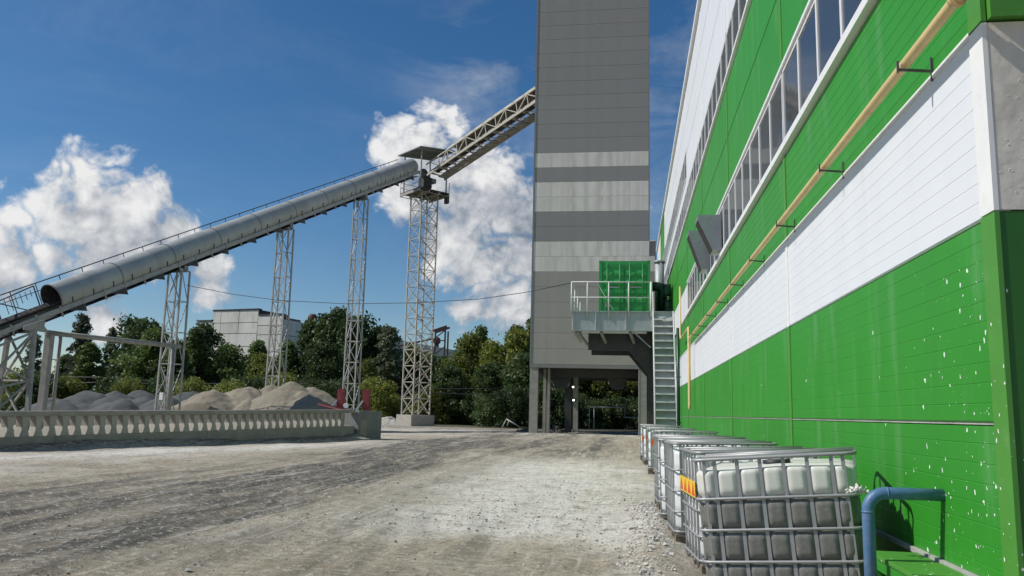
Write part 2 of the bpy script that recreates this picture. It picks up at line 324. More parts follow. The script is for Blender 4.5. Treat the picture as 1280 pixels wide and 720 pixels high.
def tank_mat(name, col, grey, level, soft):
    """cloudy white plastic; what is inside shows grey up to the fill level"""
    m = bpy.data.materials.new(name); m.use_nodes = True; nt = m.node_tree; N = nt.nodes.new; L = nt.links.new; b = nt.nodes['Principled BSDF']
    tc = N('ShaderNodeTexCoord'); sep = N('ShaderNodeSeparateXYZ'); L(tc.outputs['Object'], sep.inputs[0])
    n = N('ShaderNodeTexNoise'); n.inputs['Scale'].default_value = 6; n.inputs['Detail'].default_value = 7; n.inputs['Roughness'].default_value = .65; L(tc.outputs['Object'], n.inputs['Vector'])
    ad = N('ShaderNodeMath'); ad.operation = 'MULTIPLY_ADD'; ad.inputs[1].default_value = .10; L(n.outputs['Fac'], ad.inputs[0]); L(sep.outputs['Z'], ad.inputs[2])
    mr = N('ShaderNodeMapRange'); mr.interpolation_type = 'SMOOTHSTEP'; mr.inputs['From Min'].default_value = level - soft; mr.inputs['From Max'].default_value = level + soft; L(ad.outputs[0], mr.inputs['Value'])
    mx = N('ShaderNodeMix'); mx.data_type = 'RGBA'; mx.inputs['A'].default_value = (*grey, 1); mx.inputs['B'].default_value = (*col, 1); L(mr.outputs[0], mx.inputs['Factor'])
    n2 = N('ShaderNodeTexNoise'); n2.inputs['Scale'].default_value = 30; n2.inputs['Detail'].default_value = 6; n2.inputs['Roughness'].default_value = .7; L(tc.outputs['Object'], n2.inputs['Vector'])
    m2 = N('ShaderNodeMapRange'); m2.inputs['From Min'].default_value = .50; m2.inputs['From Max'].default_value = .70; m2.inputs['To Max'].default_value = .26; L(n2.outputs['Fac'], m2.inputs['Value'])
    m3 = N('ShaderNodeMix'); m3.data_type = 'RGBA'; m3.inputs['B'].default_value = (.46, .44, .385, 1); L(m2.outputs[0], m3.inputs['Factor']); L(mx.outputs['Result'], m3.inputs['A'])
    L(m3.outputs['Result'], b.inputs['Base Color']); b.inputs['Roughness'].default_value = .42
    b.inputs['Subsurface Weight'].default_value = .2; b.inputs['Subsurface Radius'].default_value = (.05, .05, .045); b.inputs['Subsurface Scale'].default_value = .6
    MT[name] = m
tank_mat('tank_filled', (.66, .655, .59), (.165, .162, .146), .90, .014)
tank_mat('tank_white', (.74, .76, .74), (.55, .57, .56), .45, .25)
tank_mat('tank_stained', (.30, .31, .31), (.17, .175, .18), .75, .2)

def leaf_mat(name, c1, c2, trans=.30):
    m = bpy.data.materials.new(name); m.use_nodes = True; nt = m.node_tree; N = nt.nodes.new; L = nt.links.new; b = nt.nodes['Principled BSDF']
    tc = N('ShaderNodeTexCoord'); n = N('ShaderNodeTexNoise'); n.inputs['Scale'].default_value = .9; n.inputs['Detail'].default_value = 5; n.inputs['Roughness'].default_value = .8; L(tc.outputs['Object'], n.inputs['Vector'])
    mr = N('ShaderNodeMapRange'); mr.inputs['From Min'].default_value = .3; mr.inputs['From Max'].default_value = .7; L(n.outputs['Fac'], mr.inputs['Value'])
    mx = N('ShaderNodeMix'); mx.data_type = 'RGBA'; mx.inputs['A'].default_value = (*c1, 1); mx.inputs['B'].default_value = (*c2, 1); L(mr.outputs[0], mx.inputs['Factor'])
    oi = N('ShaderNodeObjectInfo'); m2 = N('ShaderNodeMapRange'); m2.inputs['To Min'].default_value = .72; m2.inputs['To Max'].default_value = 1.3; L(oi.outputs['Random'], m2.inputs['Value'])
    vm = N('ShaderNodeVectorMath'); vm.operation = 'SCALE'; L(mx.outputs['Result'], vm.inputs[0]); L(m2.outputs[0], vm.inputs['Scale'])
    L(vm.outputs[0], b.inputs['Base Color']); b.inputs['Roughness'].default_value = .55
    tr = N('ShaderNodeBsdfTranslucent'); L(vm.outputs[0], tr.inputs['Color']); ms = N('ShaderNodeMixShader'); ms.inputs[0].default_value = trans
    L(b.outputs[0], ms.inputs[1]); L(tr.outputs[0], ms.inputs[2]); L(ms.outputs[0], nt.nodes['Material Output'].inputs['Surface']); MT[name] = m
leaf_mat('leaf_dark', (0.048, 0.086, 0.030), (0.103, 0.152, 0.041), .36)
leaf_mat('leaf_mid', (0.076, 0.125, 0.034), (0.152, 0.205, 0.048), .36)
leaf_mat('leaf_yellow', (0.131, 0.172, 0.032), (0.262, 0.284, 0.052), .36)
leaf_mat('leaf_grey', (0.103, 0.132, 0.075), (0.179, 0.205, 0.115), .36)

# ------------------------------------------------------------------ ground
BAR0 = np.array([-19.05, 20.0]); BAR1 = np.array([-13.25, 38.1])          # foot line of the concrete barrier
def smooth(a, b, x): t = np.clip((x - a) / (b - a), 0, 1); return t * t * (3 - 2 * t)
def ground_fields(X, Y):
    q = X + .0042 * (Y - 14) ** 2 * np.clip((34 - Y) / 34, 0, 1) * .35
    d = BAR1 - BAR0; d = d / np.linalg.norm(d)
    dist = (X - BAR0[0]) * d[1] - (Y - BAR0[1]) * d[0]                    # metres in front of the barrier
    st = fbm(q * 1.5, Y * .10, 4, 11); st2 = fbm(q * 4.2 + 3, Y * .16, 3, 23); lum = fbm(X * .55, Y * .45, 4, 5); fine = fbm(X * 3.1, Y * 3.1, 4, 31)
    mud = 1.15 * np.exp(-((q + 7.3) / 2.7) ** 2) * smooth(5, 9, Y) * (1 - smooth(34, 46, Y)) * 1.1
    mud = mud + .75 * smooth(24, 34, Y) * (1 - .75 * np.exp(-((q - .2) / 1.1) ** 2)) * smooth(-12, -8.5, X)
    mud = mud * (.35 + 1.25 * np.clip((st - .30) * 2.2, 0, 1)) + .25 * (st2 - .5)
    for c in (-2.95, -2.5, -2.05, -1.3, -4.6, -5.1):                     # wheel marks near the gate
        xc = c - .13 * (Y - 7) - .01 * (Y - 7) ** 2; mud = mud + .55 * np.exp(-((X - xc) / .13) ** 2) * (1 - smooth(9.5, 13, Y)) * (.4 + 1.2 * np.clip(fbm(X * 6, Y * 2.5, 3, 61) - .2, 0, 1))
    mud = mud + .5 * smooth(60, 63, Y)
    dust = .95 * np.exp(-((dist - 3.2) / 1.5) ** 2) * (1 - smooth(34, 40, Y))
    dust = dust + 1.05 * np.exp(-((X + 1.3 + .05 * (Y - 12)) / 2.4) ** 2) * smooth(8.0, 11.0, Y + .9 * (lum - .5) * 6 - .5 * (X + 1.3)) * (1 - smooth(22, 31, Y))
    dust = dust + .55 * smooth(55, 58, Y) * (1 - smooth(66, 70, Y)) + .35 * np.exp(-((Y - 48) / 2.0) ** 2) * smooth(.45, .6, lum)
    dust = dust * (.55 + .9 * np.clip(st2 - .15, 0, 1)) + .35 * smooth(.5, .72, lum) * (1 - np.clip(mud, 0, 1))
    beyond = smooth(.15, -.4, dist) if False else np.clip((-.1 - dist) / .5, 0, 1) * (Y < 60)
    mud = np.clip(mud + .8 * np.exp(-((dist - .35) / .55) ** 2) * (Y < 39), 0, 1); dust = np.clip(dust, 0, 1)
    # heights: long waves, wheel ruts, mud ridges, the bank at the foot of the barrier
    Z = .10 * (lum - .47) + .05 * (st - .47) + .020 * (fine - .47) + mud * (.15 * (st2 - .47) + .07 * (fine - .47)) * np.clip(1.4 - Y / 60, .2, 1)
    rid = fbm(q * 5.5, Y * .22, 3, 41) - .47; Z = Z + .055 * rid * np.clip(1.5 - Y / 40, .25, 1) + .035 * (fbm(X * 8, Y * 8, 3, 51) - .45) * np.clip(1.4 - Y / 16, 0, 1)
    for c, a in ((-2.15, .03), (-2.9, .03), (-4.4, .022), (-.35, .02)):
        xc = c + .055 * (Y - 8) ** 2 * .25 * (1 if c < -1 else -.1) * (Y < 14)
        Z = Z - a * np.exp(-((X - xc) / .17) ** 2) * (1 - smooth(10, 14, Y)) * (.6 + .8 * vnoise(X * 9, Y * 7, 77))
    Z = Z + .24 * np.exp(-((dist - .25) / .42) ** 2) * (Y < 38.5) * (Y > 15) * (.35 + 1.1 * np.clip(fbm(Y * .5, X * 0, 3, 9), 0, 1))
    Z = Z + .10 * np.exp(-((X - .30) / .28) ** 2) * smooth(5, 7, Y) * (1 - smooth(13, 15, Y)) * (.5 + lum)
    Z = Z * np.clip((140 - np.hypot(X, Y)) / 80, 0, 1)
    Z = np.where(X > 1.9, Z * np.clip((2.6 - X) / .7, 0, 1), Z)
    return Z - .01, mud, dust
def grass_field(X, Y): return np.clip(smooth(72, 78, Y + 5 * (vnoise(X * .3, Y * .3, 3) - .5)) + (1 - smooth(-44, -38, X)), 0, 1)
def gh(x, y): return float(ground_fields(np.array([x], float), np.array([y], float))[0][0])

def ground():
    xs = np.concatenate([-np.geomspace(21, 900, 26)[::-1], np.arange(-20.9, 3.0, .105), np.geomspace(3.0, 900, 22)])
    ys = np.concatenate([-np.geomspace(1.0, 900, 18)[::-1], np.arange(-.5, 3.2, .5), np.geomspace(3.3, 75, 400), np.geomspace(76, 1500, 24)])
    gx, gy = np.meshgrid(xs, ys); X = gx.ravel(); Y = gy.ravel(); Z, mud, dust = ground_fields(X, Y)
    nx, ny = len(xs), len(ys); i = np.arange(nx * ny).reshape(ny, nx)
    F = np.stack([i[:-1, :-1], i[:-1, 1:], i[1:, 1:], i[1:, :-1]], -1).reshape(-1, 4)
    me = bpy.data.meshes.new('ground'); me.vertices.add(len(X)); me.vertices.foreach_set('co', np.stack([X, Y, Z], -1).ravel())
    me.loops.add(F.size); me.loops.foreach_set('vertex_index', F.ravel()); me.polygons.add(len(F)); me.polygons.foreach_set('loop_start', np.arange(0, F.size, 4))
    me.polygons.foreach_set('use_smooth', np.ones(len(F), bool)); me.update(calc_edges=True)
    for n, a in (('mud', mud), ('dust', dust), ('grass', grass_field(X, Y))):
        at = me.attributes.new(n, 'FLOAT', 'POINT'); at.data.foreach_set('value', a.astype(np.float32))
    m = bpy.data.materials.new('quarry_dust'); m.use_nodes = True; nt = m.node_tree; N = nt.nodes.new; L = nt.links.new; b = nt.nodes['Principled BSDF']
    g = N('ShaderNodeNewGeometry'); am = N('ShaderNodeAttribute'); am.attribute_name = 'mud'; ad = N('ShaderNodeAttribute'); ad.attribute_name = 'dust'; ag = N('ShaderNodeAttribute'); ag.attribute_name = 'grass'
    def noise(sc, det=7, rough=.65, vec=None):
        n = N('ShaderNodeTexNoise'); n.inputs['Scale'].default_value = sc; n.inputs['Detail'].default_value = det; n.inputs['Roughness'].default_value = rough; L(vec or g.outputs['Position'], n.inputs['Vector']); return n
    def rng_(v, a, b_, c=0, d=1):
        n = N('ShaderNodeMapRange'); n.inputs['From Min'].default_value = a; n.inputs['From Max'].default_value = b_; n.inputs['To Min'].default_value = c; n.inputs['To Max'].default_value = d; L(v, n.inputs['Value']); return n.outputs[0]
    def mix(f, a, b_):
        n = N('ShaderNodeMix'); n.data_type = 'RGBA'; L(f, n.inputs['Factor'])
        for k, x in (('A', a), ('B', b_)):
            if isinstance(x, tuple): n.inputs[k].default_value = (*x, 1)
            else: L(x, n.inputs[k])
        return n.outputs['Result']
    def mul(a, b_, op='MULTIPLY'):
        n = N('ShaderNodeMath'); n.operation = op; n.use_clamp = op == 'ADD'
        for k, x in enumerate((a, b_)):
            if isinstance(x, (int, float)): n.inputs[k].default_value = x
            else: L(x, n.inputs[k])
        return n.outputs[0]
    mp = N('ShaderNodeMapping'); mp.inputs['Scale'].default_value = (1.0, .16, 1.0); L(g.outputs['Position'], mp.inputs['Vector'])
    n1 = noise(.7); n2 = noise(9, 8, .7); n3 = noise(2.4, 8, .7, mp.outputs[0]); n4 = noise(55, 4, .7)
    vo = N('ShaderNodeTexVoronoi'); vo.inputs['Scale'].default_value = 16; L(g.outputs['Position'], vo.inputs['Vector']); vc = N('ShaderNodeSeparateColor'); L(vo.outputs['Color'], vc.inputs[0])
    n5 = noise(2.2, 9, .75); n6 = noise(.22, 4, .6)
    base = mix(rng_(n1.outputs['Fac'], .38, .62), (.42, .35, .245), (.60, .525, .40))
    base = mix(rng_(n3.outputs['Fac'], .42, .66, 0, .7), base, (.31, .28, .225))
    mp2 = N('ShaderNodeMapping'); mp2.inputs['Scale'].default_value = (1.0, .045, 1.0); mp2.inputs['Rotation'].default_value = (0, 0, .05); L(g.outputs['Position'], mp2.inputs['Vector']); n7 = noise(7.5, 5, .6, mp2.outputs[0])
    base = mix(mul(rng_(n7.outputs['Fac'], .52, .64, 0, .75), rng_(n6.outputs['Fac'], .42, .58)), base, (.27, .245, .195))
    df = mul(ad.outputs['Fac'], rng_(n5.outputs['Fac'], .30, .56, .35, 1.2)); base = mix(df, base, (.82, .785, .70))
    mf = mul(am.outputs['Fac'], rng_(n3.outputs['Fac'], .35, .58, .35, 1.25)); base = mix(mf, base, (.112, .104, .09))
    base = mix(rng_(n2.outputs['Fac'], .53, .66, 0, .7), base, (.72, .69, .62))
    base = mix(rng_(n2.outputs['Fac'], .47, .34, 0, .75), base, (.215, .19, .15))
    base = mix(rng_(n5.outputs['Fac'], .46, .36, 0, .55), base, (.255, .225, .17))
    base = mix(rng_(n4.outputs['Fac'], .54, .66, 0, .6), base, (.26, .24, .20))
    st_ = mul(rng_(vc.outputs[0], .70, .75), rng_(vo.outputs['Distance'], .34, .26)); base = mix(mul(st_, .8), base, mix(vc.outputs[1], (.62, .61, .57), (.20, .19, .165)))
    base = mix(mul(rng_(n7.outputs['Fac'], .44, .36, 0, .5), rng_(n6.outputs['Fac'], .40, .55)), base, (.66, .63, .56)); base = mix(ag.outputs['Fac'], base, mix(rng_(n5.outputs['Fac'], .35, .65), (.045, .055, .022), (.085, .080, .045)))
    L(base, b.inputs['Base Color']); b.inputs['Roughness'].default_value = .95; b.inputs['Specular IOR Level'].default_value = .2
    hb = mul(n2.outputs['Fac'], 1.0); hb2 = mul(n4.outputs['Fac'], .35); hs = mul(hb, hb2, 'ADD')
    bp = N('ShaderNodeBump'); bp.inputs['Strength'].default_value = 1.0; bp.inputs['Distance'].default_value = .07; L(hs, bp.inputs['Height']); L(bp.outputs[0], b.inputs['Normal'])
    me.materials.append(m); MT['quarry_dust'] = m
    tag(link('ground', me), 'pale dusty haul yard with wheel tracks and dark mud', kind='structure')
ground()

def rocks(name, pts, mat, label, cat, seed=1):
    """many small stones as one object: pts = (x, y, z, size)"""
    r = np.random.default_rng(seed)
    P = np.array(pts); n = len(P)
    o = np.array([(1, 0, 0), (-1, 0, 0), (0, 1, 0), (0, -1, 0), (0, 0, 1), (0, 0, -1), (.6, .6, .6), (-.6, -.6, .5)], float)
    hf = [(0, 2, 6), (2, 4, 6), (4, 0, 6), (2, 1, 4), (1, 3, 7), (3, 4, 7), (4, 1, 7), (3, 0, 4), (2, 0, 5), (1, 2, 5), (3, 1, 5), (0, 3, 5)]
    V = o[None] * r.uniform(.55, 1.1, (n, 8, 1)) * r.uniform(.6, 1.15, (n, 1, 3)) * np.array([1, 1, .75])
    a = r.uniform(0, 6.28, n); c, s = np.cos(a)[:, None], np.sin(a)[:, None]
    X = V[..., 0] * c - V[..., 1] * s; Y = V[..., 0] * s + V[..., 1] * c; Z = V[..., 2]
    V = np.stack([X, Y, Z], -1) * P[:, None, 3:4] * .5 + P[:, None, :3]
    F = (np.array(hf)[None] + (np.arange(n) * 8)[:, None, None]).reshape(-1, 3)
    me = bpy.data.meshes.new(name); me.from_pydata(V.reshape(-1, 3).tolist(), [], F.tolist()); me.materials.append(mat); me.update()
    return tag(link(name, me), label, cat, kind='stuff')

def gravel():
    r = np.random.default_rng(4); pts = []
    Y = 3.3 * (22 / 3.3) ** r.uniform(0, 1, 9000); X = r.uniform(-1.02, .12, 9000) * Y * .9 + .0; keep = (X < .8) & (X > -14); X = X[keep]; Y = Y[keep]
    Z, mud, dust = ground_fields(X, Y); s = .012 * np.exp(r.normal(0, .55, len(X))) * (1 + .02 * Y); s = np.clip(s, .006, .09)
    ok = r.uniform(0, 1, len(X)) < .25 + .6 * dust + .5 * mud
    rocks('gravel', np.stack([X, Y, Z + s * .15, s], -1)[ok], MT['dull_rock'], 'loose pale gravel strewn over the dusty yard', 'gravel', 2)
    X = r.uniform(-7, .2, 9000); Y = 5.5 * (18 / 5.5) ** r.uniform(0, 1, 9000); Z, mud, dust = ground_fields(X, Y); s = np.clip(.016 * np.exp(r.normal(0, .5, len(X))), .008, .06)
    ok = r.uniform(0, 1, len(X)) < .15 + .7 * dust
    rocks('dark_gravel', np.stack([X, Y, Z + s * .15, s], -1)[ok], pm('brown_rock', (.23, .205, .165), .95, var=.3, vscale=5), 'scattered darker brown gravel on the pale dust', 'gravel', 3)
    # crumbled mortar along the foot of the tanks
    pts = []
    for k in range(1500):
        y = r.uniform(5.2, 14.5); x = .30 + r.normal(0, .14) - (.30 * math.exp(-((y - 8.3) / .8) ** 2)) * r.uniform(0, 1)
        s = .022 * math.exp(r.normal(0, .65)); s = min(s, .085)
        if x > .46 or s < .01: continue
        pts.append((x, y, s))
    P = np.array(pts); Z = ground_fields(P[:, 0], P[:, 1])[0]
    rocks('mortar_rubble', np.stack([P[:, 0], P[:, 1], Z + P[:, 2] * .2, P[:, 2]], -1), MT['dull_rock'], 'crumbled pale mortar lumps along the foot of the tank row', 'rubble', 5)
gravel()

# ------------------------------------------------------------------ sandwich panels
PAN = {}
def panel_mesh(Ln, H, mat, grooves=10, depth=.0022, th=.08):
    """horizontal sandwich panel, face towards -x, length along +y, base at z = 0; shallow grooves run along it"""
    key = (round(Ln, 3), round(H, 3), mat, grooves)
    if key in PAN: return PAN[key]
    g = .006; prof = [(g, 0.012), (g + .012, 0)]
    for k in range(1, grooves):
        z = H * k / grooves; prof += [(z - .0045, 0), (z - .0015, depth), (z + .0015, depth), (z + .0045, 0)]
    prof += [(H - g - .012, 0), (H - g, .012)]
    y0, y1 = .004, Ln - .004; mb = MB(); n = len(prof)
    vs = [(x, y0, z) for z, x in prof] + [(x, y1, z) for z, x in prof] + [(th, y0, g), (th, y0, H - g), (th, y1, g), (th, y1, H - g)]
    fs = [(i, i + 1, n + i + 1, n + i) for i in range(n - 1)]
    a, b_, c, d = 2 * n, 2 * n + 1, 2 * n + 2, 2 * n + 3
    fs += [(a, c, d, b_), (0, n, c, a), (n - 1, b_, d, 2 * n - 1), tuple(range(n)) + (b_, a), tuple(range(n, 2 * n))[::-1] + (c, d)]
    mb.add(vs, fs); PAN[key] = mb.mesh('panel', MT[mat]); return PAN[key]
def panel(parent, x, y, z, Ln, H, mat, rotz=0.0, grooves=10, name='panel'):
    o = link(name, panel_mesh(Ln, H, mat, grooves), parent); b = base_of(parent)
    o.location = (x - b.x, y - b.y, z - b.z); o.rotation_euler = (0, 0, rotz); return o

# ------------------------------------------------------------------ the green and white factory hall
WX = 2.07; Y0 = 4.83; BAY = 6.08; NB = 9; YE = Y0 + BAY * NB
Z_ROWS = [(.29, 1.46), (1.46, 2.65), (2.65, 3.81), (3.81, 4.98)]
def factory():
    t = thing('factory_hall', 'long green and white sandwich panel factory hall with window bands', 'building', (WX, Y0, 0))
    MB().box(WX + .085, 16, Y0 + .09, YE, 0, 13.45).build('core', MT['building_body'], t)
    MB().box(WX - .03, WX + .3, Y0 - .02, YE, -.3, .285).build('plinth', MT['plinth'], t)
    def win_row(y0, y1, z0, z1, n):
        """n lights in one bay: each a window with its frame and pane"""
        w = (y1 - y0) / n; key = ('w', round(w, 3), round(z1 - z0, 3))
        if key not in PAN:
            h = z1 - z0; f = MB(); a = .032
            f.box(-.003, .07, 0.003, a, 0, h).box(-.003, .07, w - a, w - .003, 0, h).box(-.001, .07, a, w - a, 0, .05).box(-.001, .07, a, w - a, h - .05, h)
            PAN[key] = (f.mesh('window', MT['window_frame']), MB().box(.012, .03, a, w - a, .05, h - .05).mesh('pane', MT['window_glass']))
        for k in range(n):
            o = link('window', PAN[key][0], t); o.location = (0.0, y0 + k * w - Y0, z0); ORIG[o] = Vector((0, 0, 0))
            p = link('pane', PAN[key][1], o)
    for k in range(NB):
        y = Y0 + k * BAY
        for i, (a, b_) in enumerate(Z_ROWS):
            m = ('green_panel', 'green_panel', 'white_panel', 'green_panel')[i]
            panel(t, WX, y, a, BAY, b_ - a, m)
        if k < 4: win_row(y + .03, y + BAY - .03, 4.98 + .10, 6.18, 6)
        else: panel(t, WX, y, 5.08, BAY, 1.10, 'white_panel')
        for a in (6.18, 7.365): panel(t, WX, y, a, BAY, 1.185, 'green_panel', grooves=1)
        win_row(y + .03, y + BAY - .03, 8.55 + .08, 9.66, 6)
        if k < 4:
            for a in (9.66, 10.96, 12.26): panel(t, WX, y, a, BAY, 1.30, 'white_panel', grooves=1)
        else:
            panel(t, WX, y, 9.66, BAY, .42, 'white_panel', grooves=1)
            win_row(y + .03, y + BAY - .03, 10.08, 11.18, 6)
            for a in (11.18, 12.37): panel(t, WX, y, a, BAY, 1.19, 'green_panel' if k == 7 else 'white_panel', grooves=1)
        # vertical joint covers
        if k:
            for a, b_, m in ((.29, 2.65, 'green_trim'), (2.65, 3.81, 'white_trim'), (3.81, 4.95, 'green_trim'), (6.24, 8.5, 'green_trim'), (9.7 if k < 4 else 11.2, 13.4, 'white_trim')):
                MB().box(WX - .012, WX + .01, y - .07, y + .07, a + .004, b_ - .004).build('joint_cover', MT[m], t)
    # sills, flashings, eaves
    MB().box(WX - .07, WX + .05, Y0 - .03, Y0 + 4 * BAY, 4.985, 5.075).build('sill', MT['window_frame'], t)
    MB().box(WX - .03, WX + .05, Y0, Y0 + 4 * BAY, 6.185, 6.235).build('window_head', MT['window_frame'], t)
    MB().box(WX - .06, WX + .05, Y0 - .03, YE, 8.555, 8.625).build('sill', MT['window_frame'], t)
    MB().box(WX - .03, WX + .05, Y0 + 4 * BAY, YE, 10.03, 10.075).build('sill', MT['window_frame'], t)
    MB().box(WX - .014, WX + .02, Y0 + .17, YE, 3.795, 3.83).build('drip_flashing', MT['white_trim'], t)
    MB().box(WX - .004, WX + .02, Y0 + .17, YE, 1.455, 1.464).build('seam_flashing', MT['plinth'], t)
    MB().box(WX - .10, WX + .30, Y0 - .1, YE + .1, 13.46, 13.60).build('eaves', MT['roof_trim'], t)
    MB().box(WX + .25, 16, Y0 - .1, YE + .1, 13.40, 13.52).build('roof', MT['building_body'], t)
    # corner flashings and the end wall turned towards the yard gate
    for a, b_, m in ((.29, 2.655, 'green_trim'), (2.665, 3.80, 'white_trim'), (3.81, 13.44, 'green_trim')):
        MB().prism([(-.016, -.015), (-.016, .17), (.004, .17), (.004, .0), (.012, .0), (.012, -.015)], (WX, Y0, a), (1, 0, 0), (0, 1, 0), (0, 0, b_ - a)).build('corner_flashing', MT[m], t)
    MB().box(WX + .014, 9, Y0 - .008, Y0 + .085, .29, 2.66).build('end_wall_lower', MT['green_end'], t)
    s = MB().box(WX + .014, 9, Y0 - .012, Y0 + .085, 2.667, 3.80).build('end_wall_sheet', MT['dented_metal'], t); tag(s, 'grey dented sheet metal')
    d = np.random.default_rng(8)
    MB().box(WX + .02, 9, Y0 - .06, Y0 + .08, 3.815, 4.02).build('end_wall_band', MT['green_trim'], t)
    MB().box(WX + .015, 9, Y0 - .01, Y0 + .08, 4.03, 13.4).build('end_wall_upper', MT['white_panel'], t)
    for k in range(26):                                       # dents pressed into the sheet
        x = d.uniform(2.10, 2.42); z = d.uniform(2.70, 3.72); r = d.uniform(.005, .011); b = MB()
        n = 8; vs = [(x, Y0 - .007, z)] + [(x + r * math.cos(a), Y0 - .0135, z + r * .8 * math.sin(a)) for a in np.linspace(0, 6.283, n, endpoint=False)] + [(x + 1.5 * r * math.cos(a), Y0 - .0122, z + 1.2 * r * math.sin(a)) for a in np.linspace(0, 6.283, n, endpoint=False)]
        b.add(vs, [(0, 1 + i, 1 + (i + 1) % n) for i in range(n)] + [(1 + i, 9 + i, 9 + (i + 1) % n, 1 + (i + 1) % n) for i in range(n)]).build('dent', MT['dented_metal'], s)
factory()

def hoods():
    for i, (y, z0, z1, lab) in enumerate(((18.2, 5.16, 5.97, 'grey metal vent hood on window band, the one over the bare white stretch'), (21.0, 5.22, 6.25, 'grey metal vent hood on window band, the one nearer the grey tower'))):
        lab = ('grey metal wedge hood in window band, farther from the steel stair', 'taller grey metal wedge hood in window band, closer to the steel stair')[i]
        t = thing('vent_hood', lab, 'vent hood', (WX - .06, y, z0), group='vent hoods on the window band')
        X = WX - .02
        MB().prism([(X - .52, z1), (X, z1), (X, z0), (X - .20, z0), (X - .52, z1 - .10)], (0, y, 0), (1, 0, 0), (0, 0, 1), (0, .62, 0)).build('casing', MT['hood_metal'], t)
        a = Vector((X - .20, 0, z0)); b = Vector((X - .52, 0, z1 - .10)); n = Vector((-(b - a).z, 0, (b - a).x)).normalized(); n = n if n.x < 0 else -n
        MB().add([a + Vector((0, y + .03, 0)) + n * .004, b + Vector((0, y + .03, 0)) + n * .004, b + Vector((0, y + .59, 0)) + n * .004, a + Vector((0, y + .59, 0)) + n * .004], [(0, 1, 2, 3)]).build('grille', MT['hood_dark'], t)
hoods()

def gas_pipe():
    t = thing('gas_pipe', 'pale yellow pipe on brackets running along the green factory wall', 'pipe', (1.9, 4.6, 3.92))
    X = 1.90; Z = 3.92; pts = [(9, 4.40, Z)] + [(2.6, 4.40, Z)]
    for a in np.linspace(0, math.pi / 2, 8): pts.append((X + .28 - .28 * math.sin(a), 4.40 + .28 - .28 * math.cos(a), Z))
    pts += [(X, 26.0, Z)]
    for a in np.linspace(0, math.pi / 2, 6)[1:]: pts.append((X, 26.0 + .2 * math.sin(a), Z - .2 + .2 * math.cos(a)))
    pts += [(X, 26.2, 1.85)]
    for a in np.linspace(0, math.pi, 8)[1:]: pts.append((X, 26.2 + .14 - .14 * math.cos(a), 1.85 - .14 * math.sin(a)))
    pts += [(X, 26.48, 4.3), (X, 30.5, 4.3), (X, 30.7, 4.5), (X, 30.7, 6.3)]
    MB().tube(pts, .037, 12).build('pipe_run', MT['gas_pipe'], t)
    MB().tube([(2.18, 4.40, Z), (2.22, 4.40, Z)], .06, 12).build('flange', MT['gas_pipe'], t)
    MB().tube([(X, 4.72, Z), (X, 4.76, Z)], .052, 12).build('weld_collar', MT['gas_pipe'], t)
    for k in range(9):
        y = 5.62 + k * 2.35
        b = MB().bar((WX - .005, y, Z - .07), (X - .06, y, Z - .05), .012, .018).bar((WX - .012, y, Z + .03), (WX - .012, y, Z - .14), .010, .016)
        b.bar((X - .06, y, Z - .07), (X - .06, y, Z + .01), .012, .02).build('bracket', MT['bracket'], t)
gas_pipe()

